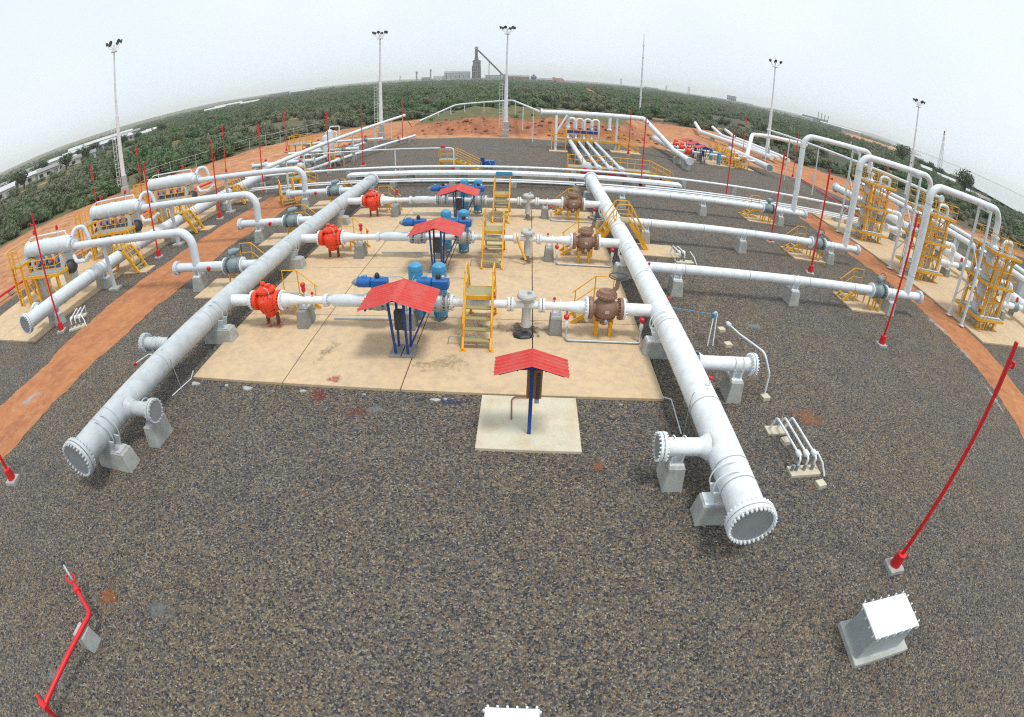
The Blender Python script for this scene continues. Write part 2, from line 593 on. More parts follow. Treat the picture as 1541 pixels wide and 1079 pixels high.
def again(src, loc, label, rz=None, group=None):
    c = copy_tree(src)
    c.location = loc
    if rz is not None:
        c.rotation_euler = (0, 0, rz)
    c['label'] = label
    if group:
        c['group'] = group
    return c

X, Y, Z = Vector((1, 0, 0)), Vector((0, 1, 0)), Vector((0, 0, 1))

def flange(parent, p, d, R, t=0.09, mat='white', bolts=0, single=False, br=None):
    """disc flange with its ring of stud bolts; face = blind plate colour on the outer side"""
    p, d = V3(p), V3(d).normalized()
    n = 36 if R > 0.4 else 24
    f = MB().lathe([(-t / 2, R - 0.012), (-t / 2 + 0.012, R), (t / 2 - 0.012, R), (t / 2, R - 0.012)], p, d, n).build('flange', mat, parent)
    if bolts:
        mb = MB()
        up = Vector((0, 0, 1)) if abs(d.z) < 0.9 else Vector((1, 0, 0))
        a = d.cross(up).normalized(); b = d.cross(a)
        br = br or max(0.012, R * 0.052)
        for k in range(bolts):
            th = 2 * pi * k / bolts
            c = p + (a * cos(th) + b * sin(th)) * (R - br * 1.7)
            if single:
                if k == 0:
                    me = MB().cyl(-d * (t / 2 + br * 2.4), d * (t / 2 + br * 2.4), br, n=6).mesh('stud', mat)
                o = bpy.data.objects.new('stud', me)
                COL.objects.link(o)
                o.parent = f
                o.location = c
            else:
                mb.cyl(c - d * (t / 2 + br * 2.4), c + d * (t / 2 + br * 2.4), br, n=6)
        if not single:
            mb.build('stud_ring', mat, f)['kind'] = 'stuff'
    return f

def railing(mb, pts, h=1.05, post=1.2, r=0.022, mid=True, posts=True):
    """guard rail along a path of floor points"""
    pts = [V3(p) for p in pts]
    mb.tube([p + Z * h for p in pts], r, 6)
    if mid:
        mb.tube([p + Z * h * 0.55 for p in pts], r * 0.8, 6)
    if posts:
        for i in range(len(pts) - 1):
            L = (pts[i + 1] - pts[i]).length
            k = max(1, round(L / post))
            for j in range(k + (1 if i == len(pts) - 2 else 0)):
                q = pts[i].lerp(pts[i + 1], j / k)
                mb.cyl(q, q + Z * h, r, n=6)
    return mb

HAZE = 0.00018
# ------------------------------------------------------------------ the setting
def sstep(a, b, x):
    t = max(0.0, min(1.0, (x - a) / (b - a)))
    return t * t * (3 - 2 * t)

YARD = [(-38, -24), (-36.5, 24), (-31, 56), (-24.5, 76), (18, 76.5), (30, 73), (38, 66), (42, 47), (70, 36), (70, -24)]

def inside(px, py, poly):
    c = False
    n = len(poly)
    for i in range(n):
        x0, y0 = poly[i]; x1, y1 = poly[(i + 1) % n]
        if (y0 > py) != (y1 > py) and px < (x1 - x0) * (py - y0) / (y1 - y0) + x0:
            c = not c
    return c

def ydist(px, py):
    """distance outside the yard outline (0 inside)"""
    if inside(px, py, YARD):
        return 0.0
    best = 1e9
    for i in range(len(YARD)):
        a = Vector(YARD[i]); b = Vector(YARD[(i + 1) % len(YARD)]); p = Vector((px, py))
        ab = b - a
        t = max(0, min(1, (p - a).dot(ab) / ab.length_squared))
        best = min(best, (p - a - ab * t).length)
    return best

def bank(x, y):
    """raised earth bank behind the far edge of the yard"""
    w = sstep(-24, -12, x) * (1 - sstep(13, 30, x))
    return w * (sstep(81, 88, y) * 1.9 + sstep(88, 108, y) * 0.5 - sstep(110, 190, y) * 2.0)

def ground_z(x, y):
    d = ydist(x, y) if abs(x) < 160 and y < 220 else 100.0
    r = hypot(x, y)
    if d == 0:
        return -0.10
    k = sstep(1, 14, d)
    z = -0.10 + 0.06 * k
    n1 = noise.noise(Vector((x * 0.11, y * 0.11, 3.1)))
    n2 = noise.noise(Vector((x * 0.4, y * 0.4, 7.7)))
    z += k * (0.25 * n1 + 0.10 * n2)
    b = bank(x, y)
    n3 = noise.noise(Vector((x * 0.85, y * 0.85, 2.2)))
    z += b + (0.40 * n2 + 0.30 * n1 + 0.22 * n3) * min(1, b) * 1.7
    far = sstep(160, 900, r)
    z += far * (2.4 * noise.noise(Vector((x * 0.004, y * 0.004, 1.3))) - 1.2)
    # the ground falls away towards the river on the right
    a = math.degrees(atan2(x, max(y, 1e-3)))
    z -= sstep(36, 50, a) * sstep(90, 450, r) * 4.0
    # a low hazy ridge on the left skyline
    z += sstep(-26, -34, a) * (1 - sstep(-52, -58, a)) * sstep(1500, 3000, r) * 14
    return z

LEFT_FENCE = [(-66, 26), (-62, 46), (-49.5, 68), (-44, 82), (-39, 95)]

def earth_cover(x, y):
    d = ydist(x, y) if abs(x) < 160 and y < 220 else 100.0
    e = 0.0
    if d <= 0:
        return 0.0
    # left apron up to the fence
    if x < -20:
        fx = -66
        for (x0, y0), (x1, y1) in zip(LEFT_FENCE[:-1], LEFT_FENCE[1:]):
            if y0 <= y <= y1:
                fx = x0 + (x1 - x0) * (y - y0) / (y1 - y0)
        if y > 95:
            fx = -39 + (y - 95) * 0.9
        if y < 110:
            e = max(e, sstep(fx - 2, fx + 3, x))
    if y > 74 and -26 <= x <= 22:
        top = 87 + 1.5 * sin(x * 0.3)
        e = max(e, 1 - sstep(top, top + 3, y))
    # trampled ground and the track on the right
    if x > 14 and y > 50:
        c = 20 + (y - 78) * 0.16
        w = 10 - 0.03 * max(0, y - 100)
        e = max(e, (1 - sstep(w * 0.6, w, abs(x - c - 3))) * (1 - sstep(120, 150, y)))
        e = max(e, (1 - sstep(8, 14, d)) if y < 90 else 0)
        if x > 38:
            e = max(e, 1 - sstep(16, 30, d))
    # cleared strip of the pipelines
    if 70 < y < 132:
        e = max(e, 1 - sstep(6.0, 8.5, abs(x - 41.0)))
    a = math.degrees(atan2(x, max(y, 1)))
    r = hypot(x, y)
    if 33.5 < a < 41 and 520 < r < 1150:
        e = max(e, 0.9)
    # pale foot tracks through the scrub
    if x < -14 and abs(y - (176 + 0.42 * x + 7 * sin(x * 0.05))) < 6:
        e = max(e, 1 - sstep(1.4, 3.4, abs(y - (176 + 0.42 * x + 7 * sin(x * 0.05)))))
    if abs(y - (262 + 0.12 * x + 12 * sin(x * 0.021))) < 9 and abs(x) < 260:
        e = max(e, 0.85 * (1 - sstep(2.0, 6.0, abs(y - (262 + 0.12 * x + 12 * sin(x * 0.021))))))
    if x > 30 and abs(y - (150 - 0.25 * (x - 40))) < 7 and x < 120:
        e = max(e, 0.85 * (1 - sstep(1.5, 4.0, abs(y - (150 - 0.25 * (x - 40))))))
    # red track climbing the far scrub
    c = 27.5 + (y - 165) * 0.085
    if 150 < y < 700:
        e = max(e, 1 - sstep(1.5, 3.0 + y * 0.004, abs(x - c)))
    return e

def build_terrain():
    def axis(lo, hi, step, far, g):
        a = [lo]
        while a[-1] < hi:
            a.append(a[-1] + step)
        s = step
        b = []
        x = lo
        while x > -far:
            s *= g; x -= s; b.append(x)
        c = []
        s = step; x = a[-1]
        while x < far:
            s *= g; x += s; c.append(x)
        return b[::-1] + a + c
    xs = axis(-75, 80, 1.4, 11000, 1.10)
    ys = axis(60, 130, 1.2, 11000, 1.10)
    ys = [y for y in ys if y > -900]
    vs, fs, cols = [], [], []
    nx = len(xs)
    for y in ys:
        for x in xs:
            vs.append((x, y, ground_z(x, y)))
            e = earth_cover(x, y)
            gr = 0.0
            if 84 < y < 130 and -30 < x < 34:
                gr = 0.8 * (1 - sstep(112, 130, y))
            if x < -45 and y < 130:
                gr = max(gr, 0.5)
            bk = 0.0
            if 80.5 < y < 96 and -22 < x < 26:
                w = sstep(-22, -13, x) * (1 - sstep(16, 26, x))
                jag = 90 + 2.5 * noise.noise(Vector((x * 0.25, 1.0, 0)))
                bk = w * sstep(80.8, 82.2, y) * (1 - sstep(jag - 1.5, jag + 1.5, y))
            if x < -42 and hypot(x, y) > 135:
                gr = max(gr, 0.45)
            cols += [e, gr, bk, 1]
    for j in range(len(ys) - 1):
        for i in range(nx - 1):
            a = j * nx + i
            fs.append((a, a + 1, a + 1 + nx, a + nx))
    me = bpy.data.meshes.new('terrain')
    me.from_pydata(vs, [], fs)
    at = me.color_attributes.new('cover', 'FLOAT_COLOR', 'POINT')
    at.data.foreach_set('color', cols)
    me.polygons.foreach_set('use_smooth', [True] * len(me.polygons))
    me.materials.append(M['terrain'])
    o = bpy.data.objects.new('terrain', me)
    COL.objects.link(o)
    return struct(o)
build_terrain()

def sheet(name, poly, z, mat, ragged=0.0, step=1.0, seed=0.0):
    pts = []
    n = len(poly)
    for i in range(n):
        a, b = Vector(poly[i]), Vector(poly[(i + 1) % n])
        k = max(1, int((b - a).length / step)) if ragged else 1
        for j in range(k):
            p = a.lerp(b, j / k)
            if ragged:
                nn = Vector((-(b - a).y, (b - a).x)).normalized()
                p = p + nn * ragged * (noise.noise(Vector((p.x * 0.9, p.y * 0.9, seed))) + 0.6 * noise.noise(Vector((p.x * 2.7, p.y * 2.7, seed))))
            pts.append(p)
    me = bpy.data.meshes.new(name)
    bm = bmesh.new()
    f = bm.faces.new([bm.verts.new((p.x, p.y, z)) for p in pts])
    if f.normal.z < 0:
        f.normal_flip()
    bmesh.ops.triangulate(bm, faces=bm.faces)
    bm.normal_update()
    for f in bm.faces:
        if f.normal.z < 0:
            f.normal_flip()
    bm.to_mesh(me); bm.free()
    me.materials.append(M[mat] if isinstance(mat, str) else mat)
    o = bpy.data.objects.new(name, me)
    COL.objects.link(o)
    return struct(o)

sheet('gravel_yard', YARD, 0.0, 'gravel', 0.5, 2.0)
sheet('earth_strip_left', [(-22.4, -8), (-18.3, -6), (-18.05, 7.2), (-18.0, 14.5), (-18.0, 22), (-18.3, 27.6), (-18.1, 34), (-18.2, 40.8), (-21.9, 40.8), (-22.1, 34), (-22.1, 28), (-22.2, 20), (-21.9, 15), (-21.5, 12), (-21.9, 9.7)], 0.006, 'earth', 0.22, 0.42, 2.0)
sheet('earth_strip_right', [(18, 3.5), (24.6, 3.5), (25.6, 13.4), (26.9, 18.6), (27.0, 45), (26.6, 46.5), (24.4, 46.5), (24.0, 32), (24.2, 24), (23.6, 17), (22.0, 11)],
      0.006, 'earth', 0.24, 0.42, 5.0)

def slab(name, xs, ys, z, mat='slab', gap=0.035, edge_mat=None):
    """concrete slab: every panel a piece of its own, joints open between them"""
    root = bpy.data.objects.new(name, None)
    COL.objects.link(root)
    struct(root)
    for i in range(len(xs) - 1):
        for j in range(len(ys) - 1):
            x0, x1 = xs[i] + gap / 2, xs[i + 1] - gap / 2
            y0, y1 = ys[j] + gap / 2, ys[j + 1] - gap / 2
            MB().box(((x0 + x1) / 2, (y0 + y1) / 2, z / 2 - 0.05 + random.uniform(-0.004, 0.004)), (x1 - x0, y1 - y0, z + 0.1)).build('panel', mat, root, False, 0.012)
    return root

slab('meter_slab', [-11.6, -7.75, -3.65, 0.42, 4.55], [13.05, 18.05, 23.3, 28.5, 34.9], 0.10)
slab('shelter_pad', [-1.12, 1.75], [10.5, 13.0], 0.09, 'padpale')
slab('filter_slab_left', [-34.0, -29.5, -25.0], [15.1, 19.9, 24.8, 29.7, 34.6, 39.5, 44.2], 0.10)
slab('filter_slab_right', [27.1, 31.5, 36.0, 41], [19.0, 24.2, 29.4, 34.6, 39.8, 45.0], 0.10)
for y in (24.3, 32.2, 40.1):
    slab('stair_pad', [-24.95, -22.7], [y - 0.55, y + 0.55], 0.08)
for i, y in enumerate((21.7, 29.15, 37.4)):
    slab('valve_pad', [17.2, 20.1], [y - 0.35, y + 2.0], 0.08)
    slab('valve_pad', [-16.0, -13.7], [y - 0.6 - 1.3, y - 0.6 + 1.1], 0.08)
slab('stair_pad', [6.2, 8.6], [26.6, 28.7], 0.06, 'slab')
slab('skid_pad', [20.2, 25.4, 30.2], [65.6, 70.5, 76.0], 0.10)
slab('manifold_pad', [2.6, 4.9], [63.9, 65.2], 0.10)
slab('manifold_pad', [10.6, 14.6], [66.8, 69.2], 0.10)

# concrete crumbs left along the front of the slab
for i, (x, y, s) in enumerate(((-11.3, 12.75, 0.30), (-9.9, 12.8, 0.16), (-9.0, 12.72, 0.34), (-6.9, 12.75, 0.22), (-4.75, 12.78, 0.12), (-2.5, 12.7, 0.22), (-2.2, 12.75, 0.1), (3.1, 12.8, 0.08))):
    mb = MB()
    k = 9
    pts = [(x + 0.75 * s * (0.5 + 0.7 * random.random()) * cos(2 * pi * j / k), y + 0.35 * s * (0.5 + 0.8 * random.random()) * sin(2 * pi * j / k)) for j in range(k)]
    mb.prism(pts, -0.01, 0.05)
    o = mb.build('mortar_crumb', 'block', None, False, 0.01)
    w = ('left end', 'first joint', 'second bay', 'long joint', 'red paint spill', 'blue paint mark', 'shelter pad', 'right end')[i]
    tag(o, 'spilled mortar lump at the slab front edge, near the ' + w, 'mortar lump', 'spilled mortar lumps')

# paint and soil marks on the ground
def mark(name, x, y, sx, sy, col, z=0.010, rz=0.0, amount=0.62):
    m = stain_mat(name, col, amount)
    pts = [(cos(2 * pi * k / 24), sin(2 * pi * k / 24), 0) for k in range(24)]
    mb = MB().add(pts, [tuple(range(24))])
    o = mb.build(name, m, None, False)
    o.location = (x, y, z)
    o.scale = (sx, sy, 1)
    o.rotation_euler = (0, 0, rz)
    return struct(o)
mark('red_paint_spill', -6.2, 12.55, 0.8, 0.45, (0.30, 0.025, 0.03))
mark('red_paint_spill', -6.0, 13.45, 0.45, 0.30, (0.55, 0.10, 0.10), 0.118)
mark('red_paint_mark', -4.75, 11.95, 0.7, 0.4, (0.22, 0.05, 0.04))
mark('grey_paint_mark', -4.2, 12.05, 0.5, 0.4, (0.26, 0.27, 0.28), 0.014)
mark('blue_paint_mark', -2.0, 12.65, 0.9, 0.25, (0.03, 0.06, 0.16))
mark('orange_soil_spill', 9.6, 12.2, 1.0, 0.9, (0.38, 0.15, 0.06))
mark('orange_soil_spill', 8.3, 9.1, 0.4, 0.25, (0.40, 0.13, 0.05))
mark('orange_soil_spill', -9.25, 3.85, 0.55, 0.5, (0.42, 0.12, 0.03))
mark('orange_soil_spill', 2.15, 10.0, 0.28, 0.3, (0.40, 0.13, 0.05))
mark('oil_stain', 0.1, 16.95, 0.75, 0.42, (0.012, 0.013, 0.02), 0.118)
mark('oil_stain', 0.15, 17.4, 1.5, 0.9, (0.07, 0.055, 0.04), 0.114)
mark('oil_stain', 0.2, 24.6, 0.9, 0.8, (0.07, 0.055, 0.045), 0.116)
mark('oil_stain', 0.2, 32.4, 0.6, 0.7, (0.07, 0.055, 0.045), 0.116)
mark('damp_stain', -6.8, 15.2, 0.35, 1.5, (0.36, 0.31, 0.22), 0.116, -0.25, 0.5)
mark('damp_stain', -2.6, 14.6, 1.4, 0.8, (0.40, 0.33, 0.22), 0.116, 0.2, 0.4)
mark('lime_smear', -20.0, 10.6, 0.6, 1.3, (0.62, 0.58, 0.54), 0.014, -0.5)
mark('lime_smear', 23.9, 20.6, 0.5, 2.1, (0.66, 0.64, 0.60), 0.014, 0.06)
mark('lime_smear', 23.6, 17.6, 0.4, 1.3, (0.60, 0.56, 0.52), 0.018, 0.1)
mark('lime_smear', 22.1, 13.3, 0.25, 2.1, (0.66, 0.66, 0.64), 0.016, -0.28)
mark('pale_mark', -1.55, 17.3, 0.5, 0.7, (0.36, 0.29, 0.2), 0.115)
mark('reddish_mark', -10.0, 17.0, 0.9, 0.5, (0.36, 0.14, 0.07), 0.115)  # reddish brown patch on the slab below the nearest orange valve
mark('grey_paint_mark', 9.9, 18.8, 0.6, 0.5, (0.33, 0.34, 0.33))
mark('grey_paint_mark', -7.6, 4.1, 0.6, 0.5, (0.22, 0.23, 0.23))
mark('grey_paint_mark', -9.7, 1.2, 0.5, 0.5, (0.27, 0.30, 0.31))
# ------------------------------------------------------------------ metering area
ZP = 1.2           # axis height of the big pipes above the gravel
RUNS = (17.08, 24.79, 32.67)
ARMS = (21.7, 29.15, 37.4)
LARMS = (21.1, 28.4, 36.1)
NTH = ('nearest', 'middle', 'farthest')

def pipe_support(loc, label, rz=0.0, w=1.3, d=0.62, zt=0.74, r=0.46, mat='block', strap='white', zp=ZP, group=None):
    """concrete pedestal, steel saddle and strap under a pipe that runs along local Y"""
    t = thing('pipe_support', label, 'pipe support', (loc[0], loc[1], 0), rz, group)
    h = zt * 0.82
    MB().box((0, 0, h / 2 - 0.03), (w, d, h + 0.06), 0, (w * 0.86, d * 0.8)).build('block', mat, t, False, 0.02)
    sd_ = MB()
    top = zp - r * 0.45
    for s in (-1, 1):
        sd_.box((0, s * d * 0.26, (h + top) / 2), (r * 1.25, 0.05, top - h), 0, (r * 1.85, 0.05))
    sd_.box((0, 0, h + 0.02), (min(w * 0.8, r * 2.3), d * 0.7, 0.04))
    sd_.build('saddle', strap, t, False)
    if r > 0.12:
        for s in (-1, 1):
            MB().ring((0, s * d * 0.26, zp), Y, r + 0.012, 0.02, 24, 5).build('strap', strap, t)
    return t

def header(name, label, x, y0, y1, r, mat, near_bolts=28, far=True, zp=ZP, cat='pipe'):
    t = thing(name, label, cat, (x, (y0 + y1) / 2, 0))
    L = (y1 - y0) / 2
    MB().cyl((0, -L, zp), (0, L, zp), r, n=40).build('barrel', mat, t)
    flange(t, (0, -L + 0.03, zp), -Y, r * 1.33, 0.10, mat, near_bolts, True)
    flange(t, (0, -L - 0.10, zp), -Y, r * 1.33, 0.10, mat, near_bolts, True)
    MB().cyl((0, -L - 0.15, zp), (0, -L - 0.158, zp), r * 1.1, n=36).build('blind_plate', 'plate', t)
    if far:
        flange(t, (0, L, zp), Y, r * 1.3, 0.16, 'ltgrey' if mat == 'silver' else mat, 20)
    return t

def seams(t, pts, d, r, mat):
    for p in pts:
        MB().lathe([(-0.02, r), (-0.012, r + 0.012), (0.012, r + 0.012), (0.02, r)], p, d, 36, False).build('weld_seam', 'seam', t)

def stub(t, p, d, L, r, mat, bolts=18, zp=ZP):
    """side branch closed by a blind flange"""
    p, d = V3(p), V3(d)
    pp = MB().cyl(p, p + d * L, r, n=28)
    pp.lathe([(0.40, r * 1.55), (0.50, r * 1.25), (0.62, r * 1.02)], p, d, 28, False)
    pp.build('branch', mat, t)
    flange(t, p + d * (L + 0.02), d, r * 1.62, 0.07, mat, bolts)
    flange(t, p + d * (L + 0.115), d, r * 1.62, 0.07, mat, bolts, True)
    MB().cyl(p + d * (L + 0.151), p + d * (L + 0.158), r * 1.28, n=28).build('blind_plate', 'plate', t)

# left inlet header
LX = -12.09
lh = header('pipe_header', 'long dull silver header pipe with blind flange along the left slab edge', LX, 7.15, 39.6, 0.45, 'silver')
c = (7.15 + 39.6) / 2
stub(lh, (0, 9.6 - c, ZP), X, 1.42, 0.235, 'silver')
stub(lh, (0, 13.45 - c, ZP), -X, 1.75, 0.235, 'silver')
seams(lh, [(0, y - c, ZP) for y in (8.3, 8.9, 12.0, 15.2, 20.5, 26.2, 31.0, 36.0)], Y, 0.45, 'silver')
# red tipped vent on top and its tap line
def vent(parent, p, h=0.22, mat='white'):
    v = MB().cyl(p, V3(p) + Z * h, 0.02, n=8).build('vent', mat, parent)
    MB().lathe([(0, 0.035), (0.05, 0.06), (0.10, 0.05), (0.12, 0.02)], V3(p) + Z * h, Z, 10).build('vent_cap', 'red', v)
    return v
MB().tube([(-0.42, 12.6 - c, ZP), (-0.95, 12.6 - c, ZP + 0.05), (-1.25, 12.0 - c, ZP)], 0.03, 8, 0.1).build('tap_line', 'silver', lh)
MB().lathe([(0, 0.05), (0.12, 0.06), (0.16, 0.03)], (-1.25, 12.0 - c, ZP - 0.08), Z, 10).build('tap_valve', 'red', lh)
for i, y in enumerate((8.35, 15.85, 23.45, 31.0, 38.0)):
    pipe_support((LX + 0.25, y), 'pale concrete support under the left silver header, %s' % ('at its near flanged end', 'beside the front of the tan slab', 'just behind the nearest meter run', 'between the two farther meter runs', 'at its far end')[i],
                 w=1.5, d=0.62, mat='block', strap='silver', r=0.45, group='supports under the left header')
pipe_support((LX + 1.15, 9.75), 'pale concrete support under the near side branch of the silver header', rz=pi / 2, w=0.95, d=0.5, zt=0.85, r=0.235, strap='silver')
pipe_support((LX - 1.2, 13.45), 'small concrete support under the left side branch of the silver header', rz=pi / 2, w=0.8, d=0.45, zt=0.85, r=0.235, strap='silver')

# right outlet header
RX = 5.10
rh = header('pipe_header', 'thick white header pipe with big bolted blind flange right of the slab', RX, 6.95, 41.3, 0.45, 'white', 32)
c = (6.95 + 41.3) / 2
stub(rh, (0, 9.45 - c, ZP), -X, 1.55, 0.235, 'white', 20)
stub(rh, (0, 13.5 - c, ZP), X, 2.3, 0.235, 'white', 20)
seams(rh, [(0, y - c, ZP) for y in (7.9, 8.6, 11.0, 15.6, 20.0, 23.0, 27.0, 31.0, 35.0)], Y, 0.45, 'white')
for y in (11.5, 16.7, 20.2):
    vent(rh, (0.12, y - c, ZP + 0.42))
for i, y in enumerate((8.2, 15.95, 23.4, 31.2, 39.0)):
    pipe_support((RX - 0.15, y), 'pale concrete support under the right white header, %s' % ('at its bolted near end', 'by the front right slab corner', 'between the nearest and middle meter runs', 'between the middle and far meter runs', 'at its far end')[i],
                 w=1.3, d=0.62, r=0.45, group='supports under the right header')
pipe_support((3.95, 9.5), 'tall pale concrete support under the near left branch of the white header', rz=pi / 2, w=0.85, d=0.55, zt=0.9, r=0.235)
pipe_support((6.95, 13.45), 'tall pale concrete support under the right side branch of the white header', rz=pi / 2, w=0.85, d=0.55, zt=0.9, r=0.235)

# ---- the three meter runs
def meter_run(i, y):
    t = thing('meter_run', 'white flanged meter pipe run crossing the tan slab, %s of three' % NTH[i], 'pipe', (-3.5, y, 0), group='meter runs')
    def p(x, z=ZP):
        return (x + 3.5, 0, z)
    def seg(x0, x1, r0, r1=None, mat='white', name='pipe'):
        MB().cyl(p(x0), p(x1), r0, r1, 28).build(name, mat, t)
    seg(LX + 0.40, -10.66, 0.235)
    flange(t, p(-10.66), X, 0.40, 0.08, 'white', 18)
    flange(t, p(-9.30), X, 0.40, 0.08, 'white', 18)
    MB().lathe([(0, 0.27), (0.25, 0.255), (0.75, 0.155), (0.9, 0.15)], p(-9.26), X, 28).build('reducer', 'white', t)
    seg(-8.37, -7.42, 0.15)
    flange(t, p(-7.38), X, 0.25, 0.14, 'ltgrey', 12)
    MB().lathe([(0, 0.15), (0.15, 0.16), (0.25, 0.235), (1.55, 0.235), (1.6, 0.22)], p(-7.3), X, 28).build('meter_tube', 'ltgrey', t)
    seg(-5.72, -2.55, 0.16)
    flange(t, p(-5.72), X, 0.30, 0.08, 'white', 12)
    flange(t, p(-2.52), X, 0.30, 0.09, 'white', 12)
    seg(-2.5, -0.45, 0.15)
    for x in (-0.46, -0.34, 0.66, 0.78):
        flange(t, p(x), X, 0.26, 0.09, 'white', 12)
    seg(-0.34, 0.66, 0.13)
    MB().lathe([(0, 0.15), (0.8, 0.165), (1.3, 0.235), (1.55, 0.24)], p(0.8), X, 28).build('reducer', 'white', t)
    flange(t, p(2.33), X, 0.40, 0.08, 'white', 18)
    flange(t, p(3.68), X, 0.40, 0.08, 'white', 18)
    seg(3.68, RX - 0.40, 0.235)
    # small instrument taps on top
    for x in (-7.95, -5.1, -1.0, 1.15):
        v = MB().cyl(p(x, ZP + 0.12), p(x, ZP + 0.24), 0.018, n=8).build('tap', 'galv', t)
        MB().lathe([(0, 0.03), (0.03, 0.06), (0.10, 0.05), (0.12, 0.02)], p(x, ZP + 0.23), Z, 10).build('tap_handle', 'red' if x != -5.1 else 'black', v)
    return t
for i, y in enumerate(RUNS):
    meter_run(i, y)

def check_valve():
    t = thing('check_valve', '', 'valve', group='orange red valves on the meter runs')
    MB().lathe([(-0.50, 0.27), (-0.36, 0.30), (-0.26, 0.41), (-0.10, 0.49), (0.12, 0.50), (0.28, 0.42), (0.38, 0.30), (0.50, 0.27)], (0, 0, ZP - 0.04), X, 28).build('body', 'orange', t)
    for s in (-1, 1):
        flange(t, (s * 0.50, 0, ZP), X, 0.41, 0.15, 'orange', 18)
    for a in (-0.14, 0.02, 0.18):
        MB().lathe([(-0.03, 0.40), (-0.03, 0.54 - abs(a) * 0.3), (0.03, 0.54 - abs(a) * 0.3), (0.03, 0.40)], (a, 0, ZP - 0.04), X, 28).build('body_rib', 'orange', t)
    b = MB().lathe([(0, 0.36), (0.06, 0.37), (0.14, 0.36), (0.16, 0.28), (0.26, 0.22), (0.28, 0.10)], (-0.02, 0, ZP + 0.36), Z, 20).build('bonnet', 'orange', t)
    flange(t, (-0.02, 0, ZP + 0.44), Z, 0.40, 0.10, 'orange', 16)
    MB().tube([(0.30, -0.28, ZP + 0.2), (0.34, -0.40, ZP + 0.3), (0.30, -0.42, ZP + 0.62), (0.05, -0.30, ZP + 0.66)], 0.018, 6, 0.08).build('bleed_tube', 'galv', t)
    MB().box((0.0, -0.475, ZP + 0.12), (0.16, 0.02, 0.10)).build('name_plate', 'galv', t, False)
    MB().lathe([(0, 0.08), (0.10, 0.09), (0.14, 0.11), (0.20, 0.08), (0.22, 0.03)], (-0.12, 0, ZP + 0.58), Z, 12).build('plug', 'orange', b)
    MB().box((0.14, -0.05, ZP + 0.64), (0.16, 0.22, 0.14)).build('lifting_lug', 'orange', b, False, 0.02)
    for s in (-1, 1):
        MB().box((s * 0.24, 0.14, 0.34), (0.07, 0.20, 0.48)).build('foot', 'rust', t, False)
    MB().lathe([(0, 0.42), (0.12, 0.36), (0.22, 0.24), (0.34, 0.20), (0.36, 0.08)], (0.02, 0, ZP - 0.34), -Z, 20).build('sump', 'orange', t)
    return t

def gate_valve():
    t = thing('gate_valve', '', 'valve', group='brown gate valves on the meter runs')
    MB().lathe([(-0.55, 0.25), (-0.38, 0.26), (-0.28, 0.36), (-0.14, 0.44), (0.0, 0.47), (0.14, 0.44), (0.28, 0.36), (0.38, 0.26), (0.55, 0.25)], (0, 0, ZP), X, 28).build('body', 'brown', t)
    MB().lathe([(0, 0.40), (0.14, 0.30), (0.22, 0.16), (0.34, 0.13), (0.36, 0.06)], (0, 0, ZP - 0.28), -Z, 20).build('sump', 'brown', t)
    for s in (-1, 1):
        flange(t, (s * 0.56, 0, ZP), X, 0.41, 0.11, 'brown', 18)
        MB().box((s * 0.26, 0.02, 0.40), (0.12, 0.26, 0.62)).build('foot', 'yellow', t, False)
    b = MB().lathe([(0, 0.26), (0.10, 0.26), (0.12, 0.36), (0.22, 0.37), (0.24, 0.30), (0.34, 0.27), (0.37, 0.14), (0.40, 0.12)], (0, 0, ZP + 0.36), Z, 22).build('bonnet', 'brown', t)
    flange(t, (0, 0, ZP + 0.53), Z, 0.385, 0.10, 'brown', 16)
    MB().box((0.0, -0.47, ZP + 0.05), (0.16, 0.03, 0.10)).build('name_plate', 'galv', t, False)
    MB().lathe([(0, 0.05), (0.08, 0.05), (0.10, 0.07), (0.14, 0.07)], (0.0, -0.36, ZP - 0.3), (0, -1, -0.4), 8).build('drain_plug', 'galv', t)
    MB().tube([(0.14, 0.02, ZP + 0.62), (0.34, 0.05, ZP + 0.80), (0.38, 0.06, ZP + 1.08)], 0.085, 10).build('gear_arm', 'brown', t)
    w = MB()
    c0 = V3((0.39, 0.06, ZP + 1.14))
    w.ring(c0 + Z * 0.10, Z, 0.36, 0.022, 24, 6)
    for k in range(5):
        a = 2 * pi * k / 5 + 0.3
        w.bar(c0, c0 + V3((0.36 * cos(a), 0.36 * sin(a), 0.10)), 0.03)
    w.cyl(c0 - Z * 0.08, c0 + Z * 0.04, 0.05, n=10)
    w.build('handwheel', 'dark', t)
    return t

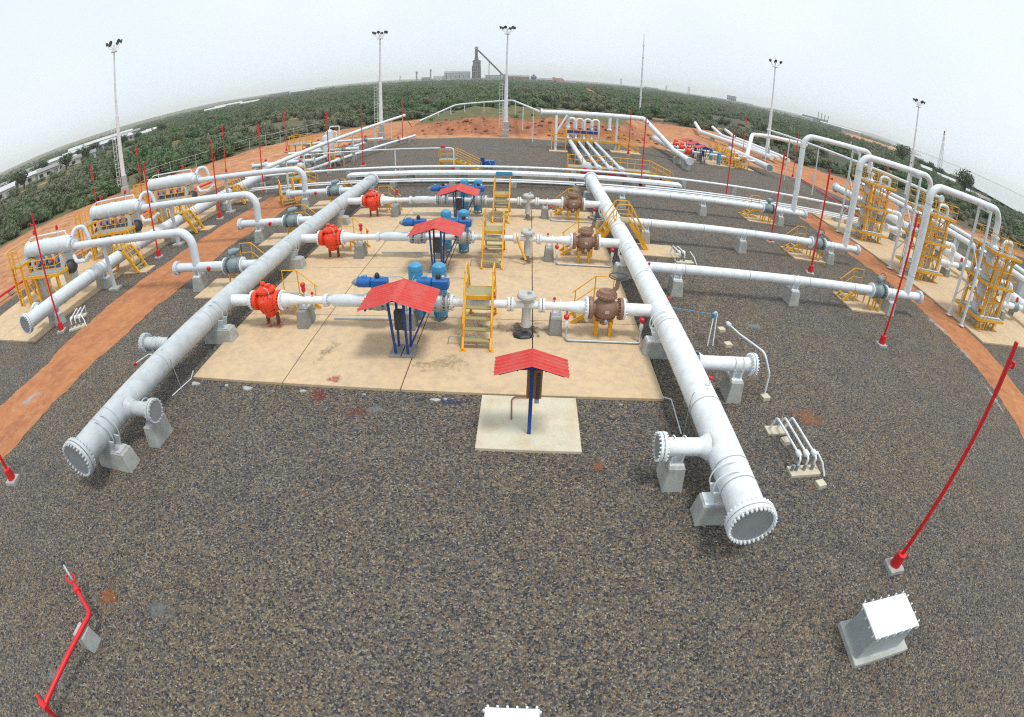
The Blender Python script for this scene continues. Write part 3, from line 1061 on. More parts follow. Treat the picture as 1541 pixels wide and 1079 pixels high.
def actuated_valve():
    t = thing('actuated_valve', '', 'valve', group='blue actuated valves under the shelters')
    MB().lathe([(-0.34, 0.20), (-0.24, 0.22), (-0.14, 0.34), (0, 0.38), (0.14, 0.34), (0.24, 0.22), (0.34, 0.20)], (0, 0, ZP), X, 24).build('body', 'galv', t)
    for a in (-0.32, -0.14, 0.14, 0.32):
        flange(t, (a, 0, ZP), X, 0.36, 0.07, 'galv', 14)
    MB().cyl((0, 0, ZP + 0.3), (0, 0, ZP + 0.56), 0.11, 0.09, 12).build('stem', 'galv', t)
    a = MB().box((0.10, 0, ZP + 0.74), (0.62, 0.42, 0.36)).build('actuator', 'actblue', t, False, 0.05)
    MB().lathe([(0, 0.14), (0.04, 0.20), (0.52, 0.20), (0.56, 0.13)], (-0.20, 0, ZP + 0.75), -X, 20).build('power_cylinder', 'actblue', a)
    MB().lathe([(0, 0.13), (0.06, 0.15), (0.16, 0.08), (0.22, 0.03)], (-0.76, 0, ZP + 0.74), -X, 14).build('end_cap', 'plate', a)
    MB().box((-0.48, 0, ZP + 0.97), (0.20, 0.16, 0.10)).build('junction_box', 'ltblue', a, False, 0.01)
    MB().lathe([(0, 0.09), (0.10, 0.10), (0.16, 0.07), (0.20, 0.03)], (0.02, 0.02, ZP + 0.92), Z, 12).build('position_dial', 'black', a)
    MB().lathe([(0, 0.05), (0.08, 0.06), (0.12, 0.03)], (0.20, -0.02, ZP + 0.93), Z, 10).build('breather', 'metergrey', a)
    MB().tube([(0.28, 0, ZP + 0.96), (0.8, 0, ZP + 0.98), (1.05, 0.0, ZP + 0.94), (1.0, 0.05, ZP + 0.35)], 0.02, 6, 0.1).build('pilot_tube', 'galv', t)
    return t

def pressure_tank():
    t = thing('pressure_tank', '', 'tank', group='light blue tanks behind the meter runs')
    MB().lathe([(0, 0.18), (0.02, 0.275), (1.90, 0.275), (2.02, 0.25), (2.10, 0.15), (2.13, 0.02)], (0, 0, 0.28), Z, 24).build('shell', 'ltblue', t)
    for k in range(3):
        a = 2 * pi * k / 3 + 0.5
        MB().box((0.25 * cos(a), 0.25 * sin(a), 0.22), (0.07, 0.07, 0.30)).build('leg', 'ltblue', t, False)
    for z in (0.6, 2.12):
        MB().lathe([(-0.02, 0.28), (0.02, 0.28)], (0, 0, z), Z, 24).build('weld_band', 'ltblue', t)
    MB().tube([(-0.06, -0.29, 1.5), (-0.08, -0.31, 1.8), (0.02, -0.30, 2.0)], 0.012, 6).build('gauge_tube', 'white', t)
    return t

def corrugated(x0, z0, x1, z1, y0, y1, waves, amp=0.018, th=0.006):
    """sheet sloping from (x0,z0) to (x1,z1); corrugations run down the slope"""
    mb = MB()
    n = waves * 6
    d = Vector((x1 - x0, 0, z1 - z0)).normalized()
    nn = Vector((-d.z, 0, d.x))
    if nn.z < 0:
        nn = -nn
    rows = []
    for s in (0, 1):
        for p in ((x0, z0), (x1, z1)):
            rows.append([V3((p[0], y0 + (y1 - y0) * k / n, p[1])) + nn * (amp * (0.0, 0.0, 0.0, 0.0, 1.0, 1.0)[k % 6] - s * th) for k in range(n + 1)])
    vs = [v for r in rows for v in r]
    m = n + 1
    fs = []
    for k in range(n):
        fs.append((k, k + 1, m + k + 1, m + k))
        fs.append((2 * m + k, 3 * m + k, 3 * m + k + 1, 2 * m + k + 1))
        fs.append((k, 2 * m + k, 2 * m + k + 1, k + 1))
        fs.append((m + k, m + k + 1, 3 * m + k + 1, 3 * m + k))
    fs.append((0, m, 3 * m, 2 * m)); fs.append((n, 2 * m + n, 3 * m + n, m + n))
    return mb.add(vs, fs)

def roof_shelter():
    """double slope sheet roof on two pairs of blue posts; local origin on the slab between the posts"""
    t = thing('roof_shelter', '', 'shelter', group='red roofed instrument shelters on the slab')
    W, ze, zr, y0, y1 = 1.22, 1.95, 2.32, -0.90, 0.90
    corrugated(-W, ze, 0.01, zr, y0, y1, 9, 0.045).build('roof_sheet', 'roof', t)
    corrugated(W, ze, -0.01, zr, y0, y1, 9, 0.045).build('roof_sheet', 'roof', t)
    MB().add([(-0.14, y0 - 0.02, zr - 0.015), (0, y0 - 0.02, zr + 0.035), (0.14, y0 - 0.02, zr - 0.015), (-0.14, y1 + 0.02, zr - 0.015), (0, y1 + 0.02, zr + 0.035), (0.14, y1 + 0.02, zr - 0.015)],
             [(0, 1, 4, 3), (1, 2, 5, 4)]).build('ridge_cap', 'roof', t, False)
    for s in (-1, 1):
        for yy in (-0.55, 0.55):
            MB().bar((s * 0.02, yy, zr - 0.10), (s * (W - 0.18), yy, ze - 0.02), 0.06, 0.08).build('rafter', 'blue', t, False)
            MB().bar((s * 0.21, yy * 0.42, 0), (s * 0.26, yy, zr - 0.20), 0.075).build('post', 'blue', t, False)
        MB().bar((s * (W - 0.25), -0.8, ze - 0.01), (s * (W - 0.25), 0.8, ze - 0.01), 0.05, 0.06).build('purlin', 'blue', t, False)
        MB().box((s * 0.23, 0, 0.03), (0.42, 0.84, 0.10)).build('base_plate', 'blockdk', t, False, 0.012)
    MB().bar((0.28, -0.1, 0.25), (W - 0.2, -0.45, ze - 0.05), 0.05).build('strut', 'blue', t, False)
    MB().box((-0.04, 0.0, 1.25), (0.34, 0.26, 0.7)).build('instrument_box', 'dark', t, False, 0.02)
    return t

def crossover_stair():
    """yellow stair up and over a pipe; pipe runs along local X, stair along local Y"""
    t = thing('crossover_stair', '', 'stair', group='yellow crossover stairs')
    w, zt, yp, yf = 0.96, 1.56, 0.42, 1.50
    for s in (-1, 1):
        for e in (-1, 1):
            MB().bar((s * w / 2, e * yf, 0.02), (s * w / 2, e * yp, zt - 0.06), 0.07, 0.22).build('stringer', 'yellow', t, False)
            MB().box((s * w / 2, e * yf, 0.015), (0.22, 0.16, 0.03)).build('foot_plate', 'yellow', t, False)
        rm = MB()
        top = [(s * w / 2, -yf + 0.15, 0.95), (s * w / 2, -yp * 0.8, zt + 0.98), (s * w / 2, yp * 0.8, zt + 0.98), (s * w / 2, yf - 0.15, 0.95)]
        rm.tube(top, 0.028, 8, 0.15)
        rm.tube([(s * w / 2, -yf + 0.28, 0.62), (s * w / 2, -yp, zt + 0.45), (s * w / 2, yp, zt + 0.45), (s * w / 2, yf - 0.28, 0.62)], 0.022, 8, 0.1)
        for yy, z0, z1 in ((-yf + 0.18, 0.3, 1.02), (-yp, zt - 0.1, zt + 0.93), (yp, zt - 0.1, zt + 0.93), (yf - 0.18, 0.3, 1.02)):
            rm.cyl((s * w / 2, yy, z0), (s * w / 2, yy, z1), 0.026, n=8)
        rm.build('handrail', 'yellow', t)
    MB().box((0, 0, zt), (w - 0.06, yp * 2, 0.04)).build('platform', 'tread', t, False)
    for e in (-1, 1):
        MB().box((0, e * (yp + 0.02), zt - 0.04), (w, 0.03, 0.16)).build('fascia', 'yellow', t, False)
        for k in range(4):
            f = (k + 1) / 5.0
            MB().box((0, e * (yf + (yp - yf) * f), zt * f - 0.02), (w - 0.06, 0.22, 0.035)).build('step', 'tread', t, False)
    return t

def valve_step(s):
    """small platform with a few steps behind a valve; steps go down towards s*X"""
    t = thing('valve_step', '', 'step platform', group='small yellow step platforms beside valves')
    zt = 0.72
    MB().box((0, 0, zt), (0.75, 0.7, 0.05)).build('platform', 'grate', t, False)
    for yy in (-0.35, 0.35):
        MB().bar((-0.38, yy, zt - 0.03), (0.38, yy, zt - 0.03), 0.05, 0.12).build('edge_beam', 'yellow', t, False)
        MB().bar((s * 0.38, yy, zt - 0.06), (s * 1.25, yy, 0.02), 0.05, 0.14).build('stringer', 'yellow', t, False)
    for a in (-0.35, 0.35):
        for b in (-0.33, 0.33):
            MB().box((a, b, zt / 2 - 0.02), (0.06, 0.06, zt)).build('leg', 'yellow', t, False)
    for k in range(2):
        f = (k + 1) / 3
        MB().box((s * (0.38 + 0.87 * f), 0, zt * (1 - f)), (0.22, 0.66, 0.03)).build('step', 'tread', t, False)
    rm = MB()
    yy = 0.35
    rm.tube([(-s * 0.36, yy, zt), (-s * 0.36, yy, zt + 1.0), (s * 0.36, yy, zt + 1.0), (s * 1.22, yy, 0.98)], 0.026, 8)
    rm.tube([(-s * 0.36, yy, zt + 0.5), (s * 0.36, yy, zt + 0.5), (s * 1.22, yy, 0.50)], 0.02, 8)
    rm.cyl((s * 0.36, yy, zt), (s * 0.36, yy, zt + 1.0), 0.026, n=8)
    rm.cyl((s * 1.1, yy, 0.1), (s * 1.1, yy, 1.06), 0.024, n=8)
    rm.build('handrail', 'yellow', t)
    return t

def flow_meter():
    t = thing('flow_meter', '', 'flow meter', group='grey mushroom shaped flow meters')
    MB().lathe([(0, 0.20), (0.03, 0.20), (0.10, 0.17), (0.83, 0.155), (0.98, 0.16), (1.10, 0.24), (1.14, 0.24)], (0, 0, 0.36), Z, 24).build('body', 'metergrey', t)
    MB().lathe([(0, 0.30), (0.02, 0.345), (0.12, 0.345), (0.15, 0.31), (0.18, 0.29), (0.19, 0.05)], (0, 0, 1.48), Z, 28).build('cover', 'metergrey', t)
    flange(t, (0, 0, 1.54), Z, 0.352, 0.06, 'metergrey', 16)
    MB().lathe([(0, 0.07), (0.10, 0.08), (0.14, 0.05)], (0.10, -0.06, 1.66), Z, 12).build('register_head', 'metergrey', t)
    MB().cyl((-0.5, 0, ZP), (0.5, 0, ZP), 0.135, n=20).build('spool', 'white', t)
    MB().box((0, 0, 0.24), (0.24, 0.24, 0.28)).build('pedestal', 'blockdk', t, False)
    return t

def drain_pipe():
    """low pipe loop on the slab in front of the brown valve with two red drain valves"""
    t = thing('drain_pipe', '', 'pipe', group='low drain loops in front of the brown valves')
    MB().tube([(-1.35, 0.0, ZP - 0.2), (-1.35, -0.35, 0.75), (-1.36, -0.42, 0.22), (-1.36, -0.62, 0.16), (1.36, -0.62, 0.16), (1.36, -0.42, 0.22), (1.42, -0.30, 0.75), (1.40, 0, ZP - 0.2)], 0.04, 8, 0.12).build('pipe', 'galv', t)
    for s in (-1, 1):
        v = MB().lathe([(0, 0.05), (0.08, 0.075), (0.22, 0.075), (0.30, 0.05)], (s * 1.38, -0.35, 0.55), Z, 12).build('drain_valve', 'white', t)
        MB().lathe([(0, 0.05), (0.03, 0.10), (0.14, 0.10), (0.18, 0.05)], (s * 1.38, -0.33, 0.86), Z, 12).build('valve_cap', 'red', v)
    return t

cv, gv, av, pt, rs, cs, fm, dp = check_valve(), gate_valve(), actuated_valve(), pressure_tank(), roof_shelter(), crossover_stair(), flow_meter(), drain_pipe()
vsl, vsr = valve_step(1), valve_step(-1)
for i, y in enumerate(RUNS):
    n = NTH[i]
    def put(src, loc, label, rz=None):
        if i == 0:
            src.location = loc
            src['label'] = label
            return src
        return again(src, loc, label, rz)
    put(cv, (-9.97, y, 0), 'orange red flanged valve at the left end of the %s meter run' % n)
    put(gv, (3.01, y, 0), 'brown gate valve with handwheel at the right end of the %s meter run' % n)
    put(fm, (0.16, y, 0), 'grey mushroom shaped flow meter standing in the %s meter run' % n)
    put(rs, (-4.02, y - 1.75, 0.10), 'red corrugated gable roof on blue posts in front of the %s meter run' % n)
    put(cs, (-1.50, y, 0.10), 'yellow stair crossing over the %s meter run' % n)
    put(dp, (2.98, y, 0.0), 'thin grey drain pipe loop before the brown valve of the %s run' % n)
    put(vsl, (-9.6, y + 1.2, 0.10), 'small yellow railed step behind the orange valve of the %s run' % n)
    put(vsr, (3.15, y + 1.2, 0.10), 'small yellow railed step behind the brown valve of the %s run' % n)
    if i == 0:
        av.location = (-5.28, y, 0); av['label'] = 'left blue actuated valve of the nearest meter run'
        pt.location = (-4.0, y + 0.85, 0); pt['label'] = 'left light blue tank behind the nearest meter run'
    else:
        again(av, (-5.28, y, 0), 'left blue actuated valve of the %s meter run' % n)
        again(pt, (-4.0, y + 0.85, 0), 'left light blue tank behind the %s meter run' % n)
    again(av, (-3.02, y, 0), 'right blue actuated valve of the %s meter run' % n)
    again(pt, (-3.1, y + 0.85, 0), 'right light blue tank behind the %s meter run' % n)
    pipe_support((-8.45, y + 0.15), 'grey concrete block under the thin pipe beside the orange valve, %s run' % n, rz=pi / 2, w=0.95, d=0.5, zt=1.0, r=0.15, mat='blockdk', group='grey blocks under the meter runs')
    pipe_support((-4.15, y + 0.1), 'grey concrete block hidden between the blue actuated valves of the %s run' % n, rz=pi / 2, w=0.7, d=0.5, zt=0.95, r=0.16, mat='blockdk', group='grey blocks under the meter runs')
    pipe_support((1.25, y + 0.12), 'grey concrete block between flow meter and brown valve of the %s run' % n, rz=pi / 2, w=0.75, d=0.5, zt=0.95, r=0.18, mat='blockdk', group='grey blocks under the meter runs')
    # small instruments on the thin pipe
    tr = thing('pressure_transmitter', 'red headed transmitter on the thin pipe of the %s run' % n, 'instrument', (-8.3, y, ZP + 0.15), group='red transmitters on the meter runs')
    MB().cyl((0, 0, 0), (0, 0, 0.2), 0.03, n=8).build('stem', 'galv', tr)
    MB().lathe([(0, 0.07), (0.1, 0.09), (0.18, 0.06), (0.24, 0.10), (0.34, 0.10), (0.38, 0.05)], (0, 0, 0.2), Z, 14).build('head', 'red', tr)
    # thin conduit lines lying on the slab
    cd = MB().tube([(-7.4, y + 0.55, 0.16), (-4.9, y + 0.55, 0.16)], 0.03, 6).build('floor_conduit', 'galv')
    tag(cd, 'thin grey conduit lying on the slab behind the %s meter run' % n, 'conduit', 'floor conduits along the runs')
    cd = MB().tube([(-2.55, y - 1.1, 0.1), (-2.5, y - 1.1, 0.42), (-1.55, y - 1.1, 0.45), (-1.5, y - 1.1, 0.1)], 0.025, 6, 0.08).build('floor_conduit', 'galv')
    tag(cd, 'thin grey conduit hoop by the stair foot of the %s meter run' % n, 'conduit', 'conduit hoops by the stairs')

# yellow black banded hose leaning on the middle flow meter
hs = MB().tube([(-0.35, 24.35, 1.45), (-0.2, 24.2, 1.0), (0.1, 24.05, 0.35)], 0.06, 8).build('marker_bar', 'yellow')
tag(hs, 'short yellow bar leaning on the middle flow meter', 'bar')

# oily rag at the foot of the nearest meter
def lump(mb, c, s, n=5, seed=1):
    rnd = random.Random(seed)
    bm = bmesh.new()
    bmesh.ops.create_icosphere(bm, subdivisions=2, radius=1)
    for v in bm.verts:
        k = 1 + 0.45 * noise.noise(v.co * 1.7 + Vector((seed, 0, 0)))
        v.co = Vector((v.co.x * s[0] * k, v.co.y * s[1] * k, max(v.co.z * s[2] * k, -s[2] * 0.2)))
    o = [tuple(Vector(c) + v.co) for v in bm.verts]
    fs = [tuple(v.index for v in f.verts) for f in bm.faces]
    bm.free()
    return mb.add(o, fs)
rag = lump(MB(), (0.05, 16.75, 0.13), (0.42, 0.26, 0.10), seed=3).build('oily_sheet', 'black')
tag(rag, 'crumpled black oily sheet at the foot of the nearest flow meter', 'sheet')

# front shelter on its own pad
t = thing('roof_shelter', 'small red corrugated roof on one blue post on the pale pad', 'shelter', (0.30, 11.25, 0.09), group='red roofed instrument shelters on the slab')
W, ze, zr = 0.93, 2.10, 2.40
corrugated(-W, ze, 0.01, zr, -0.42, 0.42, 5, 0.045).build('roof_sheet', 'roof', t)
corrugated(W, ze, -0.01, zr, -0.42, 0.42, 5, 0.045).build('roof_sheet', 'roof', t)
MB().box((0.02, -0.02, 1.12), (0.10, 0.10, 2.26)).build('post', 'blue', t, False, 0.01)
for s in (-1, 1):
    MB().bar((0.02, -0.02, zr - 0.28), (s * 0.66, -0.02, ze - 0.02), 0.07, 0.10).build('arm', 'blue', t, False)
    MB().bar((s * 0.03, -0.30, zr - 0.06), (s * 0.82, -0.30, ze - 0.03), 0.04, 0.05).build('rafter', 'blue', t, False)
    MB().bar((s * 0.35, -0.36, zr - 0.17), (s * 0.35, 0.36, zr - 0.17), 0.04, 0.05).build('purlin', 'blue', t, False)
cb = MB().box((0.10, 0.22, 1.55), (0.40, 0.26, 0.95)).build('instrument_cabinet', 'cabinet', t, False, 0.015)
MB().box((0.20, 0.08, 1.50), (0.10, 0.02, 0.80)).build('cabinet_door', 'dark', cb, False)
MB().box((0.18, 0.10, 1.02), (0.12, 0.10, 0.12)).build('conduit_box', 'galv', t, False)
MB().tube([(0.05, 1.62, 0.06), (-0.42, 1.60, 0.06), (-0.5, 1.5, 0.03), (-0.48, 0.55, 0.03)], 0.022, 6, 0.12).build('impulse_line', 'rust', t)

# crossover stair over the white header
again(cs, (RX + 0.25, 27.95, 0.05), 'yellow railed stair crossing over the thick white header pipe', rz=pi / 2)
# ------------------------------------------------------------------ branch lines and filters
def block_valve(s=1):
    """grey green block valve on a pipe along local X, gear box on top, four yellow feet"""
    t = thing('block_valve', '', 'valve', group='grey green block valves on the branch pipes')
    MB().lathe([(-0.40, 0.24), (-0.30, 0.27), (-0.18, 0.38), (0, 0.42), (0.18, 0.38), (0.30, 0.27), (0.40, 0.24)], (0, 0, ZP), X, 26).build('body', 'grgreen', t)
    for a in (-1, 1):
        flange(t, (a * 0.42, 0, ZP), X, 0.40, 0.10, 'grgreen', 16)
        flange(t, (a * 0.53, 0, ZP), X, 0.40, 0.08, 'white', 0)
    MB().cyl((0, 0, ZP + 0.35), (0, 0, ZP + 0.55), 0.14, 0.12, 14).build('neck', 'grgreen', t)
    MB().lathe([(-0.18, 0.13), (-0.14, 0.18), (0.16, 0.18), (0.34, 0.11), (0.42, 0.08)], (-0.05, 0.05, ZP + 0.66), (0.9, 0.4, 0.15), 16).build('gear_box', 'grgreen', t)
    w = MB()
    w.ring((0.38, 0.30, ZP + 0.74), (0.9, 0.4, 0.15), 0.20, 0.018, 18, 5)
    for k in range(3):
        a = pi * k / 3
        dv = (V3((-0.4, 0.9, 0)).normalized() * cos(a) + Z * sin(a)) * 0.20
        w.bar(V3((0.38, 0.30, ZP + 0.74)) - dv, V3((0.38, 0.30, ZP + 0.74)) + dv, 0.02)
    w.build('handwheel', 'dark', t)
    for a in (-0.28, 0.28):
        for b in (-0.2, 0.2):
            MB().box((a, b, 0.46), (0.07, 0.07, 0.78)).build('foot', 'yellow', t, False)
    return t

bv = block_valve()
ordn = NTH
first = True
for i, y in enumerate(ARMS):
    n = NTH[i]
    t = thing('branch_pipe', 'white branch pipe and tall loop right of the slab, %s of three' % n, 'pipe', (5.1, y, 0), group='right branch pipes with tall loops')
    MB().cyl((0.40, 0, ZP), (13.36, 0, ZP), 0.235, n=28).build('pipe', 'white', t)
    MB().cyl((14.34, 0, ZP), (17.25, 0, ZP), 0.235, n=28).build('pipe', 'white', t)
    flange(t, (17.28, 0, ZP), X, 0.37, 0.08, 'ltgrey', 16)
    flange(t, (17.38, 0, ZP), X, 0.37, 0.08, 'ltgrey', 16)
    seams(t, [(xx, 0, ZP) for xx in (2.2, 5.5, 9.0, 12.0)], X, 0.235, 'white')
    xl = 16.15
    MB().tube([(xl, 0, ZP), (xl, 0, 7.65), (23.3, 0, 7.65), (23.3, 0, 5.9)], 0.225, 22, 0.85).build('riser_loop', 'white', t)
    seams(t, [(xl, 0, zz) for zz in (2.4, 6.6)], Z, 0.225, 'white')
    vent(t, (7.3 + xl - 2.6, 0, 7.85), 0.3)
    if first:
        bv.location = (18.95, y, 0)
        bv['label'] = 'grey green block valve near the loop of the nearest right branch pipe'
    else:
        again(bv, (18.95, y, 0), 'grey green block valve near the loop of the %s right branch pipe' % n)
    first = False
    again(vsr, (18.4, y + 1.15, 0.06), 'small yellow railed step behind the grey valve of the %s right branch' % n)
    for xx, w_ in ((7.0, 'next to the white header'), (13.3, 'at mid length'), (20.1, 'below the tall loop')):
        pipe_support((xx, y), 'concrete pedestal under the %s right branch pipe, %s' % (n, w_), rz=pi / 2, w=0.85, d=0.6, zt=0.9, r=0.235, group='pedestals under the right branch pipes')
    # twin legs that carry the loop
    f = thing('pipe_gantry', 'tall slender white twin post frame under the %s right loop' % n, 'support frame', (26.65, y, 0.1), group='twin post frames under the right loops')
    for s in (-1, 1):
        MB().bar((0, s * 0.72, 0), (0, s * 0.55, 7.25), 0.14).build('post', 'ltgrey', f, False)
        MB().box((0, s * 0.72, 0.02), (0.34, 0.34, 0.04)).build('foot_plate', 'ltgrey', f, False)
    MB().bar((0, -0.62, 7.25), (0, 0.62, 7.25), 0.16).build('cross_beam', 'ltgrey', f, False)
    MB().bar((0, -0.66, 3.6), (0, 0.6, 5.2), 0.06).build('brace', 'ltgrey', f, False)
    MB().bar((0, 0.7, 1.4), (0, -0.66, 3.0), 0.06).build('brace', 'ltgrey', f, False)

# ---- filter towers on the right
def filter_tower():
    t = thing('filter_tower', '', 'filter tower', group='yellow framed filter towers on the right slab')
    w, d = 3.4, 2.9
    LV = (0.75, 3.05, 5.15)
    for sx in (-1, 1):
        for sy in (-1, 1):
            MB().bar((sx * w / 2 * 0.62, sy * d / 2 * 0.72, 0), (sx * w / 2 * 0.62, sy * d / 2 * 0.72, LV[2]), 0.16).build('post', 'yellow', t, False)
            MB().box((sx * w / 2 * 0.62, sy * d / 2 * 0.72, 0.03), (0.34, 0.34, 0.06)).build('foot_plate', 'yellow', t, False)
            for z in LV[1:]:
                MB().bar((sx * w / 2 * 0.62, sy * d / 2 * 0.72, z - 0.62), (sx * w / 2 * 0.98, sy * d / 2 * 0.72, z - 0.06), 0.07).build('knee_brace', 'yellow', t, False)
    for z in LV:
        fr = MB()
        for sy in (-1, 1):
            fr.bar((-w / 2, sy * d / 2, z), (w / 2, sy * d / 2, z), 0.08, 0.18)
        for sx in (-1, 1):
            fr.bar((sx * w / 2, -d / 2, z), (sx * w / 2, d / 2, z), 0.08, 0.18)
        fr.build('deck_frame', 'yellow', t, False)
        # ring shaped walkway round the vessel
        for c0, s0 in (((0, -d / 2 + 0.36), (w - 0.1, 0.7)), ((0, d / 2 - 0.36), (w - 0.1, 0.7)), ((-w / 2 + 0.36, 0), (0.7, d - 1.5)), ((w / 2 - 0.36, 0), (0.7, d - 1.5))):
            MB().box((c0[0], c0[1], z + 0.075), (s0[0], s0[1], 0.03)).build('grating', 'grate', t, False)
        if z > 1:
            rl = MB()
            railing(rl, [(-w / 2, -d / 2, z + 0.09), (w / 2, -d / 2, z + 0.09), (w / 2, d / 2, z + 0.09), (-w / 2, d / 2, z + 0.09), (-w / 2, -d / 2, z + 0.09)], 1.0, 0.85, 0.024)
            rl.build('guard_rail', 'yellow', t)
    for sx in (-1, 1):
        for (za, zb) in ((LV[0], LV[1]), (LV[1], LV[2])):
            MB().bar((sx * w * 0.31, -d * 0.36, za), (sx * w * 0.31, d * 0.36, zb), 0.06).build('cross_brace', 'yellow', t, False)
    MB().bar((-w * 0.31, -d * 0.36, LV[1]), (w * 0.31, -d * 0.36, LV[2]), 0.06).build('cross_brace', 'yellow', t, False)
    MB().bar((w * 0.31, -d * 0.36, LV[0]), (-w * 0.31, -d * 0.36, LV[1]), 0.06).build('cross_brace', 'yellow', t, False)
    for zz in (1.9, 4.1):
        for sy in (-1, 1):
            MB().bar((-w * 0.31, sy * d * 0.36, zz), (w * 0.31, sy * d * 0.36, zz), 0.08, 0.12).build('girt', 'yellow', t, False)
        for sx in (-1, 1):
            MB().bar((sx * w * 0.31, -d * 0.36, zz), (sx * w * 0.31, d * 0.36, zz), 0.08, 0.12).build('girt', 'yellow', t, False)
    MB().bar((0.1, -d * 0.36, 0), (0.1, -d * 0.36, LV[2]), 0.10).build('post', 'yellow', t, False)
    # two vessels with their nozzles
    for vx, rv, zt in ((-0.62, 0.40, 5.55), (0.72, 0.30, 4.6)):
        v = MB().lathe([(0, 0.05), (0.05, rv * 0.6), (0.20, rv * 0.93), (0.38, rv), (zt - 1.0, rv), (zt - 0.82, rv * 0.93), (zt - 0.66, rv * 0.6), (zt - 0.60, 0.06)], (vx, 0, 0.62), Z, 26).build('vessel', 'ltgrey', t)
        for zz in (1.5, 3.4):
            MB().lathe([(-0.03, rv + 0.02), (0.03, rv + 0.02)], (vx, 0, zz), Z, 26).build('girth_band', 'silver', v)
        for k in range(3):
            a = 2 * pi * k / 3 + 0.4
            MB().box((vx + rv * 0.8 * cos(a), rv * 0.8 * sin(a), 0.42), (0.12, 0.12, 0.86)).build('vessel_leg', 'ltgrey', t, False)
        MB().tube([(vx, -rv * 0.8, 1.75), (vx, -rv - 0.45, 1.75), (vx + 0.12, -rv - 0.5, 1.0), (vx + 0.12, -rv - 0.5, 0.15)], 0.06, 8, 0.15).build('drain_line', 'white', t)
        MB().lathe([(0, 0.07), (0.1, 0.1), (0.2, 0.06)], (vx, -rv - 0.35, 2.4), -Y, 12).build('level_gauge', 'metergrey', t)
    # inlet nozzle meeting the loop, manway, level gauges, ladder
    n = MB().lathe([(0, 0.24), (0.30, 0.24), (0.42, 0.36), (0.55, 0.36)], (-0.62, 0, 5.45), Z, 22).build('top_nozzle', 'white', t)
    MB().lathe([(0, 0.42), (0.05, 0.50), (0.16, 0.46), (0.22, 0.3)], (-0.62, 0, 5.20), Z, 24).build('top_collar', 'white', t)
    MB().tube([(0.72, 0, 4.5), (0.72, 0, 5.9), (1.9, 0, 5.9), (1.9, 0, 3.6)], 0.13, 14, 0.35).build('vent_pipe', 'white', t)
    lv = MB()
    for sx in (-0.2, 0.2):
        lv.bar((-w / 2 + 0.5 + sx, -d / 2 - 0.22, 0.05), (-w / 2 + 0.5 + sx, -d / 2 - 0.22, 6.2), 0.05)
    for k in range(19):
        lv.bar((-w / 2 + 0.3, -d / 2 - 0.22, 0.3 + k * 0.3), (-w / 2 + 0.7, -d / 2 - 0.22, 0.3 + k * 0.3), 0.025)
    lv.build('ladder', 'yellow', t, False)
    for k, (xx, yy, zz) in enumerate(((-1.2, -0.9, 1.05), (0.1, -1.0, 1.3), (1.2, -0.9, 1.0), (-0.2, -1.1, 3.5), (0.9, -0.9, 3.6), (-1.1, 0.9, 3.4), (-1.3, -0.7, 0.45), (0.6, -1.1, 0.4))):
        g = MB().lathe([(0, 0.05), (0.1, 0.09), (0.2, 0.1), (0.26, 0.05)], (xx, yy, zz), Z, 12).build('instrument', ('red', 'metergrey', 'blue')[k % 3], t)
        MB().cyl((xx, yy, zz - 0.6), (xx, yy, zz + 0.02), 0.02, n=6).build('stem', 'galv', g)
    pm = MB()
    pm.tube([(-1.3, -1.2, 0.9), (1.4, -1.2, 0.9), (1.4, -0.3, 0.9)], 0.06, 8, 0.15)
    pm.tube([(-0.9, -1.15, 0.35), (-0.9, -1.15, 2.6), (-0.3, -0.6, 2.6)], 0.05, 8, 0.15)
    pm.tube([(1.3, -1.1, 0.3), (1.3, -1.1, 4.1), (0.8, -0.3, 4.1)], 0.045, 8, 0.15)
    pm.tube([(-1.4, 1.0, 0.4), (-1.4, 1.0, 4.6), (-0.7, 0.4, 4.6)], 0.05, 8, 0.15)
    pm.build('small_piping', 'ltgrey', t)
    return t
ft = filter_tower()
ft.scale = (0.95, 0.95, 0.98)
for i, y in enumerate(ARMS):
    lab = 'yellow framed filter tower with grey vessels on the right slab, %s of three' % NTH[i]
    if i == 0:
        ft.location = (29.4, y + 0.25, 0.1); ft['label'] = lab
    else:
        again(ft, (29.4, y + 0.25, 0.1), lab)

